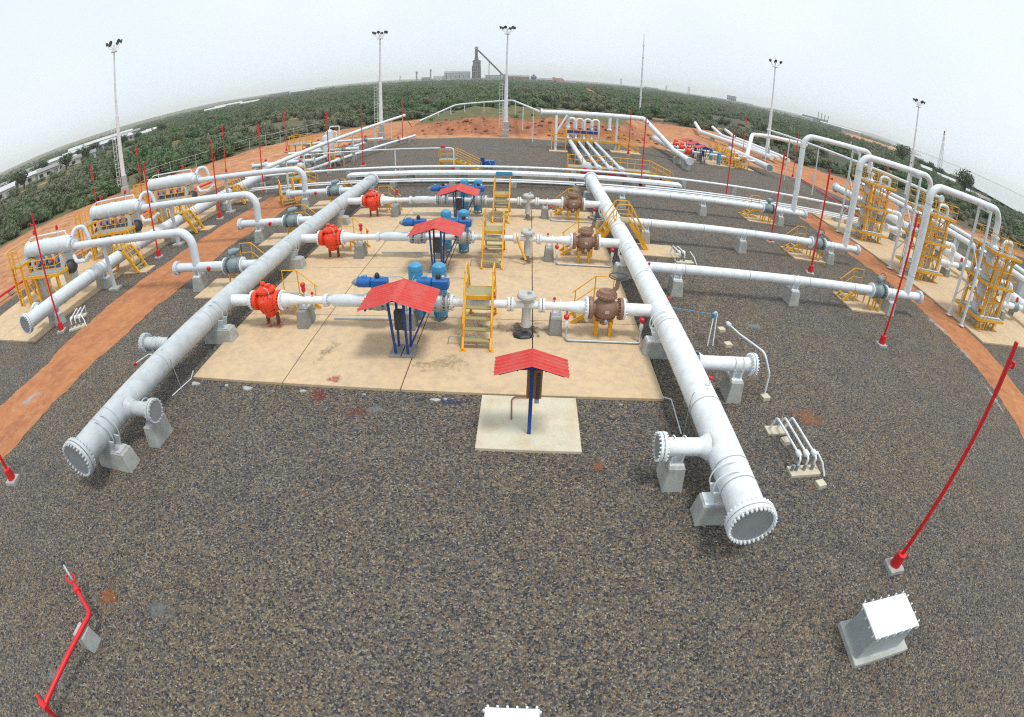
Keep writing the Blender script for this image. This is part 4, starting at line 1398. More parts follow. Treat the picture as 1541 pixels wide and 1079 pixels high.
# outlet pipes behind the towers
for i, y in enumerate(ARMS):
    t = thing('outlet_pipe', 'white outlet pipe with blind end behind the %s right filter tower' % NTH[i], 'pipe', (33.0, y + 1.6, 0), group='outlet pipes behind the right filter towers')
    MB().cyl((0, 0, ZP), (4.9, 0, ZP), 0.24, n=22).build('pipe', 'white', t)
    flange(t, (-0.03, 0, ZP), -X, 0.38, 0.10, 'ltgrey', 14)
    MB().tube([(1.6, 0, ZP), (1.6, 0, 2.75), (-2.2, 0, 2.75), (-2.2, -1.2, 2.6)], 0.22, 18, 0.5).build('bend', 'white', t)
    MB().lathe([(-0.4, 0.26), (-0.2, 0.38), (0, 0.42), (0.2, 0.38), (0.4, 0.26)], (3.1, 0, ZP), X, 22).build('valve_body', 'grgreen', t)
    MB().lathe([(0, 0.12), (0.2, 0.14), (0.4, 0.1)], (3.1, 0, ZP + 0.35), Z, 12).build('valve_top', 'red', t)
    pipe_support((34.2, y + 1.6), 'grey concrete block under the outlet pipe behind the %s right tower' % NTH[i], rz=pi / 2, w=0.9, d=0.6, zt=0.9, r=0.24, mat='blockdk', group='blocks under the right outlet pipes')
    rr = MB()
    railing(rr, [(31.9, y + 2.9, 0.1), (33.6, y + 2.9, 0.1), (33.6, y + 4.2, 0.1)], 1.1, 0.8, 0.03)
    o = rr.build('guard_rail', 'yellow')
    tag(o, 'low yellow guard rail corner behind the %s right filter tower' % NTH[i], 'guard rail', 'yellow guard rails behind the right towers')
for k, (xx, y0, y1, r_, zz, lb) in enumerate(((37.6, 17.0, 56.0, 0.46, 1.35, 'thick white collector pipe running behind the right filter towers'),
                                    (43.5, 20.0, 60.0, 0.32, 2.2, 'raised white pipe farther right behind the collector pipe'),
                                    (45.6, 22.0, 60.0, 0.26, 2.5, 'outer raised white pipe beyond the right filter area'))):
    t = thing('collector_pipe', lb, 'pipe', (xx, (y0 + y1) / 2, 0), group='collector pipes behind the right towers')
    L = (y1 - y0) / 2
    MB().cyl((0, -L, zz), (0, L, zz), r_, n=26).build('pipe', 'white', t)
    flange(t, (0, -L, zz), Y, r_ * 1.35, 0.12, 'ltgrey', 16)
    flange(t, (0, L, zz), Y, r_ * 1.35, 0.12, 'ltgrey', 16)
    yy = -L + 2
    while yy < L:
        MB().box((0, yy, (zz - r_) / 2), (0.5, 0.35, zz - r_)).build('leg', 'blockdk' if k == 0 else 'ltgrey', t, False)
        yy += 5.5
fp = thing('fire_main', 'red fire water pipe lying along the far right gravel edge', 'pipe', (36, 55, 0.25))
MB().tube([(1.8, 12, 0), (0.5, 4, 0), (-1.5, -9.5, 0), (-2.0, -9.7, -0.25)], 0.10, 8, 0.3).build('pipe', 'red', fp)
for yy, xx in ((10, 1.5), (4, 0.5), (-3, -0.55)):
    MB().box((xx, yy, -0.17), (0.4, 0.4, 0.2)).build('sleeper', 'block', fp, False)
fp2 = thing('fire_main', 'red fire water pipe on low blocks along the left gravel edge', 'pipe', (-38, 20, 0.35))
MB().tube([(-0.4, -12, 0), (0, 0, 0), (1.6, 16, 0), (3.5, 30, 0)], 0.11, 8, 0.3).build('pipe', 'red', fp2)
for yy, xx in ((-4, -0.15), (2, 0.2), (8, 0.8), (14, 1.4), (20, 2.2)):
    MB().box((xx, yy, -0.23), (0.45, 0.45, 0.25)).build('sleeper', 'block', fp2, False)
    MB().cyl((xx, yy + 0.8, 0), (xx, yy + 0.8, 0.9), 0.06, n=8).build('riser', 'red', fp2)

# white overhead line beside the towers with a flanged end
t = thing('overhead_line', 'thin white overhead pipe on posts passing behind the right towers', 'pipe', (33.8, 50, 0))
MB().tube([(1.1, -16.0, 5.9), (-0.4, -2.3, 5.9), (-0.1, 20.5, 5.9)], 0.14, 12).build('pipe', 'white', t)
flange(t, (1.1, -16.0, 5.9), -Y, 0.30, 0.18, 'ltgrey', 12)
for yy, xx in ((-13, 0.8), (-3.5, -0.3), (5, -0.3), (13, -0.2), (20, -0.1)):
    MB().cyl((xx, yy, 0.0), (xx, yy, 5.8), 0.08, n=10).build('post', 'ltgrey', t)

# ---- left branch lines, vessels and platforms
for i, y in enumerate(LARMS):
    n = NTH[i]
    t = thing('branch_pipe', 'pale branch pipe and low loop left of the silver header, %s of three' % n, 'pipe', (LX, y, 0), group='left branch pipes with low loops')
    MB().cyl((-0.40, 0, ZP), (-1.35, 0, ZP), 0.235, n=26).build('pipe', 'ltgrey', t)
    MB().cyl((-2.35, 0, ZP), (-5.55, 0, ZP), 0.235, n=26).build('pipe', 'ltgrey', t)
    flange(t, (-5.57, 0, ZP), -X, 0.37, 0.09, 'ltgrey', 16)
    flange(t, (-5.68, 0, ZP), -X, 0.37, 0.09, 'ltgrey', 16)
    MB().tube([(-4.25, 0, ZP), (-4.25, 0, 3.1), (-14.2, 0, 3.1)], 0.225, 22, 0.85).build('riser_loop', 'ltgrey', t)
    again(bv, (LX - 1.85, y, 0), 'grey green block valve on the %s left branch pipe' % n)
    o = again(vsl, (LX - 2.0, y + 1.25, 0.06), 'small yellow railed step behind the %s left block valve' % n)
    pipe_support((-16.35, y), 'concrete pedestal under the loop of the %s left branch pipe' % n, rz=pi / 2, w=0.8, d=0.6, zt=0.9, r=0.235, group='pedestals under the left branch pipes')
    MB().lathe([(0, 0.05), (0.1, 0.1), (0.2, 0.1), (0.26, 0.04)], (-3.3, -0.3, ZP - 0.15), Z, 12).build('drain_cap', 'red', t)
    p = thing('loop_post', 'grey steel post carrying the %s left loop over the lower pipe' % n, 'post', (-23.6, y + 0.4, 0), group='posts under the left loops')
    MB().bar((0, 0, 0.05), (0, -0.2, 2.78), 0.20, 0.16).build('post', 'ltgrey', p, False)
    MB().box((0, 0, 0.06), (0.8, 0.6, 0.16)).build('footing', 'block', p, False, 0.02)
    MB().bar((0, -0.55, 2.8), (0, 0.2, 2.8), 0.22, 0.1).build('cap_plate', 'ltgrey', p, False)

def filter_vessel():
    """twin barrel horizontal filter vessel along local -X, with end door and saddle"""
    t = thing('filter_vessel', '', 'filter vessel', group='horizontal filter vessels on the left slab')
    MB().lathe([(0, 0.25), (0.12, 0.44), (0.30, 0.51), (0.36, 0.53), (2.8, 0.53), (2.84, 0.59), (2.95, 0.59), (3.0, 0.53), (5.0, 0.53), (5.02, 0.60), (5.16, 0.60), (5.20, 0.45), (5.3, 0.2)], (0, 0, 3.25), -X, 30).build('upper_barrel', 'ltgrey', t)
    MB().lathe([(-0.5, 0.32), (-0.1, 0.36), (0.1, 0.40)], (0, 0, 3.13), -X, 22).build('nozzle', 'ltgrey', t)
    flange(t, (0.32, 0, 3.12), X, 0.46, 0.12, 'silver', 14)
    lb = MB().lathe([(0, 0.2), (0.12, 0.38), (0.25, 0.44), (4.9, 0.44), (5.05, 0.38), (5.1, 0.1)], (-0.1, 0, 1.75), -X, 24).build('lower_barrel', 'dark', t)
    for xx in (-1.0, -1.9, -2.8, -3.7, -4.5):
        MB().cyl((xx, 0, 2.1), (xx, 0, 2.75), 0.17, n=14).build('downcomer', 'silver', t)
    for xx in (-0.75, -4.3):
        MB().box((xx, 0, 1.35), (0.14, 1.1, 2.7), 0, (0.12, 1.3)).build('saddle', 'ltgrey', t, False)
    MB().tube([(-0.3, 0.0, 3.8), (-0.35, 0, 4.05), (-4.6, 0, 4.05), (-4.9, 0, 3.95)], 0.05, 8, 0.1).build('vent_line', 'white', t)
    for xx in (-1.2, -4.1):
        v = MB().cyl((xx, 0, 3.8), (xx, 0, 4.25), 0.03, n=8).build('relief_stem', 'white', t)
        MB().lathe([(0, 0.06), (0.06, 0.1), (0.3, 0.08), (0.34, 0.03)], (xx, 0, 4.2), Z, 12).build('relief_valve', 'red', v)
    MB().tube([(0.05, 0.2, 3.55), (0.1, 0.5, 3.95), (0.5, 1.0, 3.9), (0.7, 1.1, 3.2), (0.8, 1.1, 2.6)], 0.14, 12, 0.4).build('balance_pipe', 'ltgrey', t)
    MB().tube([(0.3, -0.2, 2.5), (0.6, -0.3, 2.1), (1.5, -0.3, 2.1), (2.1, -0.2, 2.5)], 0.13, 12, 0.3).build('bypass_pipe', 'ltgrey', t)
    for k in range(6):
        g = MB().lathe([(0, 0.05), (0.1, 0.1), (0.22, 0.1), (0.26, 0.05)], (-0.9 - k * 0.75, -0.62, 2.35), Z, 10).build('instrument', ('blue', 'red', 'dark')[k % 3], t)
        MB().cyl((-0.9 - k * 0.75, -0.62, 1.5), (-0.9 - k * 0.75, -0.62, 2.36), 0.025, n=6).build('stem', 'galv', g)
    return t

def vessel_platform():
    """yellow walkway along the front of a filter vessel with a raised end stage and ladder"""
    t = thing('access_platform', '', 'platform', group='yellow access platforms at the left filters')
    zt = 1.95
    MB().box((-2.35, 0, zt), (4.3, 0.95, 0.04)).build('grating', 'grate', t, False)
    fr = MB()
    for yy in (-0.5, 0.5):
        fr.bar((-4.5, yy, zt - 0.06), (-0.2, yy, zt - 0.06), 0.07, 0.18)
    fr.bar((-0.2, -0.5, zt - 0.06), (-0.2, 0.5, zt - 0.06), 0.07, 0.18)
    fr.build('deck_frame', 'yellow', t, False)
    for xx in (-0.3, -1.7, -3.1, -4.4):
        for yy in (-0.45, 0.45):
            MB().bar((xx, yy, 0), (xx, yy, zt - 0.1), 0.11).build('leg', 'yellow', t, False)
    for a, b in ((-0.3, -1.7), (-3.1, -4.4)):
        MB().bar((a, -0.45, 0.2), (b, -0.45, 1.7), 0.05).build('brace', 'yellow', t, False)
    rl = railing(MB(), [(-4.5, -0.48, zt), (-0.22, -0.48, zt), (-0.22, 0.45, zt)], 1.0, 1.05, 0.026)
    rl.build('guard_rail', 'yellow', t)
    # end stage one flight higher
    z2 = 2.75
    MB().box((-5.3, 0.35, z2), (1.4, 1.7, 0.04)).build('stage', 'grate', t, False)
    fr = MB()
    for yy in (-0.5, 1.2):
        fr.bar((-6.0, yy, z2 - 0.06), (-4.6, yy, z2 - 0.06), 0.07, 0.18)
    for xx in (-6.0, -4.6):
        fr.bar((xx, -0.5, z2 - 0.06), (xx, 1.2, z2 - 0.06), 0.07, 0.18)
    fr.build('stage_frame', 'yellow', t, False)
    for xx in (-5.95, -4.65):
        for yy in (-0.45, 1.15):
            MB().bar((xx, yy, 0), (xx, yy, z2 - 0.1), 0.13).build('leg', 'yellow', t, False)
    railing(MB(), [(-4.6, 1.2, z2), (-6.0, 1.2, z2), (-6.0, -0.5, z2), (-4.6, -0.5, z2)], 1.05, 0.7, 0.03).build('guard_rail', 'yellow', t)
    ld = MB()
    for xx in (-5.75, -5.25):
        ld.bar((xx, -0.62, 0), (xx, -0.62, z2 + 1.0), 0.06)
    for k in range(9):
        ld.bar((-5.75, -0.62, 0.3 + 0.3 * k), (-5.25, -0.62, 0.3 + 0.3 * k), 0.03)
    ld.build('ladder', 'yellow', t, False)
    return t
fv, vp = filter_vessel(), vessel_platform()
for i, y in enumerate(LARMS):
    n = NTH[i]
    l1 = 'pale horizontal filter vessel on saddles at the left, %s of three' % n
    l2 = 'yellow access platform in front of the %s left filter vessel' % n
    if i == 0:
        fv.location = (-26.6, y, 0.1); fv['label'] = l1
        vp.location = (-26.5, y - 1.15, 0.1); vp['label'] = l2
    else:
        again(fv, (-26.6, y, 0.1), l1)
        again(vp, (-26.5, y - 1.15, 0.1), l2)
    again(cs, (-24.95, y + 3.15, 0.08), 'yellow stair crossing the low pale pipe beyond the %s left filter' % n, rz=pi / 2)
# the low pale pipe along the filters
t = header('pipe_header', 'low pale header pipe with blind flange beside the left filters', -25.05, 15.0, 46.5, 0.42, 'ltgrey', 24)
c = (15.0 + 46.5) / 2
for yy in (17.4, 21.6, 25.5):
    pass
seams(t, [(0, yy - c, ZP) for yy in (20.6, 21.0, 26, 33, 39)], Y, 0.42, 'ltgrey')
stub(t, (0, 16.6 - c, ZP), -X, 0.95, 0.25, 'ltgrey', 14)
for i, yy in enumerate((17.2, 21.9, 29.8, 37.5, 44.5)):
    pipe_support((-25.0, yy), 'pale concrete support under the low pale left header, %s' % ('at its near end', 'below the nearest loop', 'below the middle loop', 'below the farthest loop', 'at its far end')[i], w=1.25, d=0.6, r=0.42, strap='ltgrey', group='supports under the low left header')

# ------------------------------------------------------------------ red poles
def red_pole():
    t = thing('red_pole', '', 'pole', group='tall red poles round the yard')
    MB().box((0, 0, 0.06), (0.50, 0.50, 0.16)).build('plinth', 'block', t, False, 0.02)
    MB().lathe([(0, 0.17), (0.40, 0.145), (0.42, 0.06)], (0, 0, 0.14), Z, 14).build('socket', 'red', t)
    MB().cyl((0, 0, 0.4), (0, 0, 5.3), 0.056, 0.050, 10).build('shaft', 'red', t)
    MB().cyl((0, 0, 5.3), (0, 0, 6.5), 0.062, 0.054, 10).build('head_tube', 'red', t)
    a = MB().tube([(0, 0, 5.95), (0.16, 0, 5.95), (0.22, 0, 6.05)], 0.03, 8).build('bracket', 'red', t)
    MB().lathe([(0, 0.03), (0.05, 0.06), (0.16, 0.05)], (0.22, 0, 5.9), Z, 10).build('nozzle', 'red', a)
    pg = MB()
    for k in range(11):
        s = 1 if k % 2 else -1
        pg.tube([(s * 0.03, 0, 1.0 + 0.36 * k), (s * 0.17, 0, 1.0 + 0.36 * k), (s * 0.18, 0, 1.07 + 0.36 * k)], 0.009, 5)
    pg.build('peg_row', 'red', t)['kind'] = 'stuff'
    return t
rp = red_pole()
POLES = [(9.6, 5.82, 'nearest red pole, standing behind the white bolted box'), (16.75, 17.7, 'red pole beyond the nearest right branch pipe, right of the gravel centre'),
         (17.05, 26.35, 'red pole between the nearest and middle right branch pipes'), (16.75, 31.9, 'red pole between the middle and farthest right branch pipes'),
         (9.87, 44.5, 'red pole rising right behind the white cable tray'), (-16.35, 6.3, 'red pole cut by the left picture edge near the earth strip'),
         (-23.55, 16.3, 'red pole before the nearest left filter vessel'), (-23.6, 26.35, 'red pole between the nearest and middle left loops'),
         (-23.5, 34.6, 'red pole between the middle and farthest left loops'), (-23.7, 42.9, 'red pole past the farthest left loop'),
         (-19.85, 50.4, 'red pole before the long overhead pipe on the far left'), (-17.1, 53.3, 'red pole on gravel right of the long overhead pipe'),
         (-17.1, 71.6, 'red pole at the far gravel edge near the end of the overhead pipe'), (-40.0, 36.3, 'red pole on the earth behind the middle left filter'),
         (-43.5, 47.5, 'red pole on the left earth near the tall mast'), (-36.8, 57.0, 'red pole on the left earth by the gravel edge'),
         (-34.5, 70.6, 'red pole on the far left earth before the fence'), (12.56, 65.4, 'red pole beside the far manifold stair'),
         (36.2, 84.5, 'red pole on the earth behind the far skid'), (36.6, 66.2, 'red pole at the far right gravel corner'),
         (41.5, 51.0, 'red pole behind the farthest right filter tower'), (17.6, 43.6, 'red pole by the far end of the farthest right branch')]
for i, (x, y, lab) in enumerate(POLES):
    a = random.uniform(-0.4, 0.4) + (pi if x < -10 else 0)
    if i == 0:
        rp.location = (x, y, 0); rp['label'] = lab
    else:
        again(rp, (x, y, ground_z(x, y) + 0.05 if ydist(x, y) > 0 else 0), lab, rz=a)

# ------------------------------------------------------------------ light masts
def light_mast(h=17.0):
    t = thing('light_mast', '', 'light mast', group='tall white floodlight masts')
    MB().box((0, 0, 0.45), (1.1, 1.1, 1.1)).build('footing', 'block', t, False, 0.04)
    MB().box((0.1, -0.2, 1.6), (0.75, 0.5, 1.3)).build('control_box', 'galv', t, False, 0.03)
    MB().cyl((0, 0, 0.9), (0, 0, h * 0.52), 0.36, 0.24, 16).build('lower_shaft', 'white', t)
    MB().cyl((0, 0, h * 0.52), (0, 0, h - 0.2), 0.17, 0.10, 14).build('upper_shaft', 'white', t)
    ld = MB()
    for s in (-0.22, 0.22):
        ld.bar((-0.72 + s, -0.12, 1.2), (-0.72 + s, -0.12, h * 0.5), 0.05)
    k = 1.4
    while k < h * 0.5:
        ld.bar((-0.94, -0.12, k), (-0.50, -0.12, k), 0.04); k += 0.45
    ld.build('ladder', 'white', t, False)
    for zz in (3.2, 5.6, 8.0):
        MB().bar((-0.55, -0.1, zz), (0, 0, zz), 0.05).build('ladder_bracket', 'white', t, False)
    MB().lathe([(-0.04, 0.5), (0.04, 0.5)], (0, 0, h - 1.0), Z, 14).build('service_ring', 'white', t)
    cr = MB()
    for k in range(6):
        a = 2 * pi * k / 6 + 0.26
        cr.tube([(0, 0, h - 0.9), (0.7 * cos(a), 0.7 * sin(a), h - 0.55), (0.95 * cos(a), 0.95 * sin(a), h - 0.05)], 0.04, 6)
    cr.build('crown_arm', 'white', t)
    for k in range(6):
        a = 2 * pi * k / 6 + 0.26
        c0 = V3((1.0 * cos(a), 1.0 * sin(a), h + 0.02))
        fl = MB().lathe([(0, 0.10), (0.10, 0.18), (0.26, 0.25), (0.32, 0.25)], c0 - V3((cos(a) * 0.15, sin(a) * 0.15, -0.06)), (cos(a), sin(a), -0.35), 12).build('floodlight', 'dark', t)
    MB().cyl((0, 0, h - 0.3), (0, 0, h + 1.1), 0.03, 0.012, 6).build('lightning_rod', 'white', t)
    return t
lm = light_mast()
MASTS = [(-3.36, 79.4, 1.0, 'tall white floodlight mast at the far gravel edge, before the dark furnace'), (-22.2, 78.9, 1.0, 'tall white floodlight mast by the raised end of the far overhead pipe'),
         (-51.5, 52.8, 1.24, 'tall white floodlight mast with ladder at the far left'), (40.2, 83.3, 1.04, 'tall white floodlight mast behind the far skid on the right'),
         (64.6, 72.6, 1.06, 'rightmost white floodlight mast beyond the filter towers')]
for i, (x, y, s, lab) in enumerate(MASTS):
    if i == 0:
        lm.location = (x, y, 0); lm['label'] = lab; o = lm
    else:
        o = again(lm, (x, y, -0.05), lab, rz=0.3 * i)
    o.scale = (1, 1, s)

# slim antenna mast far behind
t = thing('antenna_mast', 'slim pale antenna mast behind the far manifold', 'antenna', (35.0, 168.0, 0))
MB().box((0, 0, 0.4), (1.2, 1.2, 0.9)).build('footing', 'block', t, False)
MB().cyl((0, 0, 0.8), (0, 0, 15.0), 0.32, 0.24, 10).build('lower_tube', 'white', t)
MB().cyl((0, 0, 15.0), (0, 0, 27.0), 0.22, 0.09, 10).build('upper_tube', 'ltgrey', t)
for zz in (6, 11, 15, 19, 23):
    MB().lathe([(-0.15, 0.36), (0.15, 0.36)], (0, 0, zz), Z, 10).build('collar', 'white', t)
# ------------------------------------------------------------------ pipe rack across the yard
def rack_pipe(lab, x0, x1, y, z, r, mat='white', name='rack_pipe', nsup=5.0):
    t = thing(name, lab, 'pipe', ((x0 + x1) / 2, y, 0), group='thin pipes of the cross yard rack')
    L = (x1 - x0) / 2
    MB().cyl((-L, 0, z), (L, 0, z), r, n=12).build('pipe', mat, t)
    x = -L + 1.0
    k = 0
    while x < L:
        MB().box((x, 0, (z - r) / 2), (0.45, 0.30, z - r)).build('sleeper', 'block', t, False)
        x += nsup
    return t
rack_pipe('upper white rack pipe crossing behind the meter slab', -27, 34, 45.3, 1.15, 0.12)
rack_pipe('lower white rack pipe on the near side of the cable tray', -27, 38, 42.55, 0.55, 0.09)
rack_pipe('lowest thin white rack pipe just behind the header ends', -27, 40, 42.05, 0.50, 0.07)
rack_pipe('second thin white rack pipe on the far right side', 10, 40, 43.1, 0.62, 0.08)
t = thing('cable_tray', 'wide white covered cable tray crossing behind the meter slab', 'cable tray', (-1.0, 44.0, 0))
for k in range(11):
    MB().box((-13.2 + k * 2.62 + 0.0, 0, 0.95 + random.uniform(-0.006, 0.006)), (2.60, 1.15, 0.05)).build('cover_panel', 'white', t, False, 0.008)
for s in (-1, 1):
    MB().box((-0.1, s * 0.58, 0.86), (28.8, 0.04, 0.20)).build('side_rail', 'white', t, False)
for k in range(7):
    MB().box((-13.5 + 4.6 * k, 0.1, 0.38), (0.55, 0.7, 0.78)).build('sleeper', 'block', t, False, 0.02)
o = MB().box((-1.85, 43.30, 0.92), (1.35, 0.06, 0.34)).build('notice_plate', 'ltblue', None, False, 0.01)
tag(o, 'small blue plate fixed on the front of the white cable tray', 'plate')
for i, (x, y) in enumerate(((-11.4, 46.2), (12.3, 47.0))):
    o = thing('hydrant_stub', 'short red stub post on gravel behind the rack, %s end' % ('left', 'right')[i], 'hydrant', (x, y, 0), group='red stub posts behind the rack')
    MB().lathe([(0, 0.13), (0.05, 0.10), (0.75, 0.10), (0.78, 0.15), (0.95, 0.13), (1.0, 0.05)], (0, 0, 0), Z, 14).build('stand_pipe', 'red', o)
    MB().lathe([(0, 0.06), (0.14, 0.06), (0.16, 0.08), (0.2, 0.08)], (0, -0.08, 0.8), -Y, 12).build('outlet', 'red', o)

# ------------------------------------------------------------------ far left pipework
t = thing('overhead_pipe', 'long white overhead pipe on posts running back along the far left', 'pipe', (-20.2, 61, 0))
MB().tube([(-0.6, -22.5, 3.05), (0.5, 22.8, 3.05)], 0.20, 14).build('pipe', 'white', t)
flange(t, (0.5, 22.8, 3.05), Y, 0.27, 0.10, 'white', 0)
for yy in (-19, -9, -1.5, 7, 15, 21.5):
    MB().cyl((yy * 0.024, yy, 0.0), (yy * 0.024, yy, 2.9), 0.09, n=10).build('post', 'ltgrey', t)
MB().bar((0.55, 22.9, 2.9), (1.7, 22.9, 1.1), 0.10).build('end_brace', 'rust', t, False)
t = thing('bar_pipe', 'thin white goalpost pipe spanning gravel before the cross rack', 'pipe', (-14.3, 48.0, 0))
MB().tube([(-7.5, 0.6, 2.35), (7.6, 0, 2.45), (7.6, 0, 0.05)], 0.06, 8, 0.3).build('pipe', 'white', t)
for xx in (-7.4, 2.0):
    MB().cyl((xx, 0.3, 0), (xx, 0.3, 2.35), 0.07, n=8).build('post', 'white', t)
MB().lathe([(0, 0.05), (0.05, 0.22), (0.25, 0.22), (0.3, 0.05)], (6.6, 0, 2.45), Z, 12).build('pilot_head', 'red', t)
MB().lathe([(0, 0.05), (0.05, 0.16), (0.25, 0.16), (0.3, 0.05)], (7.6, -0.05, 0.35), Z, 12).build('drain_head', 'red', t)

def stair_platform(lab, loc, w=1.5, h=1.15, run=2.2, rz=0.0, grp='yellow stair platforms in the far yard'):
    t = thing('stair_platform', lab, 'stair', loc, rz, grp)
    MB().box((0, 0, h), (w, 1.1, 0.05)).build('platform', 'grate', t, False)
    for s in (-1, 1):
        MB().bar((-w / 2, s * 0.55, h - 0.08), (w / 2, s * 0.55, h - 0.08), 0.06, 0.2).build('edge_beam', 'yellow', t, False)
        MB().bar((w / 2, s * 0.55, h - 0.06), (w / 2 + run, s * 0.55, 0.04), 0.06, 0.2).build('stringer', 'yellow', t, False)
    for a in (-1, 1):
        for b in (-1, 1):
            MB().box((a * (w / 2 - 0.06), b * 0.5, h / 2), (0.16, 0.10, h)).build('leg', 'yellow', t, False)
    n = max(3, int(h / 0.22))
    for k in range(n):
        f = (k + 1) / (n + 1)
        MB().box((w / 2 + run * f, 0, h * (1 - f)), (0.24, 1.05, 0.03)).build('step', 'tread', t, False)
    for s in (-1, 1):
        rl = MB()
        rl.tube([(-w / 2, s * 0.55, h + 1.0), (w / 2, s * 0.55, h + 1.0), (w / 2 + run, s * 0.55, 0.95)], 0.03, 6)
        rl.tube([(-w / 2, s * 0.55, h + 0.5), (w / 2, s * 0.55, h + 0.5), (w / 2 + run, s * 0.55, 0.5)], 0.025, 6)
        for xx, zz in ((-w / 2, h), (0, h), (w / 2, h), (w / 2 + run * 0.5, h * 0.5), (w / 2 + run, 0)):
            rl.cyl((xx, s * 0.55, zz), (xx, s * 0.55, zz + 0.98), 0.03, n=6)
        rl.build('handrail', 'yellow', t)
    return t
stair_platform('yellow stair platform under the end of the thin goalpost pipe', (-7.4, 49.3, 0), 1.6, 1.15, 2.4)
t = thing('valve_box', 'dark blue boxed actuator unit beside the central yellow stair', 'actuator', (-3.7, 50.0, 0))
MB().box((0.15, 0, 0.6), (0.95, 0.6, 0.75)).build('housing', 'actblue', t, False, 0.05)
MB().box((-0.52, 0, 0.75), (0.36, 0.45, 1.05)).build('motor', 'blue', t, False, 0.05)
MB().box((0, 0, 0.12), (0.8, 0.4, 0.24)).build('base', 'block', t, False)
MB().tube([(-0.3, -0.32, 0.9), (0.1, -0.36, 1.0), (0.3, -0.34, 0.6)], 0.03, 6).build('tube', 'galv', t)

# cluster of scraper barrels and yellow platforms on the far left
for i, (x, y, lab) in enumerate(((-22.5, 56.5, 'nearer of the two vertical grey drums on the far left'), (-24.5, 63.0, 'farther of the two vertical grey drums on the far left'))):
    t = thing('drum', lab, 'drum', (x, y, 0), group='grey drums on the far left')
    MB().lathe([(0, 0.3), (0.04, 0.42), (2.6, 0.42), (2.8, 0.34), (2.92, 0.1)], (0, 0, 0.5), Z, 20).build('shell', 'ltgrey', t)
    for k in range(3):
        a = 2.1 * k
        MB().box((0.34 * cos(a), 0.34 * sin(a), 0.3), (0.12, 0.12, 0.6)).build('leg', 'ltgrey', t, False)
    MB().tube([(0, 0, 3.3), (0, 0, 3.75), (1.3, 0, 3.75), (1.3, 0, 2.2)], 0.08, 8, 0.2).build('top_pipe', 'white', t)
for i, (x0, y0, x1, y1, z, r, mt, lab) in enumerate((
        (-21.5, 48.5, -15.8, 73.5, 0.75, 0.16, 'white', 'low white pipe slanting back across the far left gravel'),
        (-24.0, 46.5, -21.0, 66.0, 0.9, 0.22, 'ltgrey', 'low pale pipe beneath the far left overhead pipe'),
        (-26.5, 48.5, -25.5, 66.0, 1.0, 0.25, 'ltgrey', 'outer low pale pipe on the far left gravel'),
        (-27.5, 57.0, -18.8, 57.0, 1.5, 0.15, 'white', 'short white cross pipe at the nearer far left drum'),
        (-29.0, 64.0, -18.0, 64.5, 1.6, 0.15, 'white', 'short white cross pipe at the farther far left drum'),
        (-29.5, 51.5, -22.0, 51.5, 1.3, 0.20, 'ltgrey', 'short pale cross pipe nearest in the far left group'))):
    t = thing('yard_pipe', lab, 'pipe', (x0, y0, 0), group='low pipes of the far left group')
    a, b = V3((0, 0, z)), V3((x1 - x0, y1 - y0, z))
    MB().cyl(a, b, r, n=14).build('pipe', mt, t)
    d = (b - a).normalized()
    flange(t, a, d, r * 1.5, 0.12, mt, 0); flange(t, b, d, r * 1.5, 0.12, mt, 0)
    for f in (0.08, 0.36, 0.64, 0.92):
        q = a.lerp(b, f)
        MB().box((q.x, q.y, (z - r) / 2), (0.4, 0.4, z - r)).build('sleeper', 'block', t, False)
    for f in (0.22, 0.8):
        q = a.lerp(b, f)
        v = MB().lathe([(-0.25, r * 1.1), (-0.1, r * 1.9), (0.1, r * 1.9), (0.25, r * 1.1)], q, d, 14).build('valve_body', 'grgreen' if f > 0.5 else 'ltgrey', t)
        MB().lathe([(0, 0.08), (0.1, 0.16), (0.25, 0.14), (0.3, 0.05)], q + Z * (r * 1.7), Z, 10).build('valve_head', 'red', v)
stair_platform('yellow stair platform behind the farthest left branch pipe', (-21.0, 44.0, 0), 1.2, 1.0, 1.6, 0.6)
stair_platform('yellow stair platform beside the nearer far left drum', (-20.6, 54.8, 0), 1.8, 1.3, 1.8, 2.2)
stair_platform('yellow stair platform between the far left drums', (-26.5, 60.0, 0), 1.8, 1.5, 1.8, -1.2)
stair_platform('yellow stair platform on its pad past the farthest left loop', (-19.2, 38.6, 0), 1.0, 0.9, 1.2, -1.0)
t = thing('access_platform', 'big yellow railed platform on the far left earth side', 'platform', (-28.5, 62.5, 0), group='yellow access platforms at the left filters')
MB().box((0, 0, 2.0), (2.6, 2.2, 0.05)).build('grating', 'grate', t, False)
for a in (-1, 1):
    for b in (-1, 1):
        MB().box((a * 1.2, b * 1.0, 1.0), (0.14, 0.14, 2.0)).build('leg', 'yellow', t, False)
railing(MB(), [(-1.3, -1.1, 2.0), (1.3, -1.1, 2.0), (1.3, 1.1, 2.0), (-1.3, 1.1, 2.0), (-1.3, -1.1, 2.0)], 1.1, 0.8, 0.035).build('guard_rail', 'yellow', t)

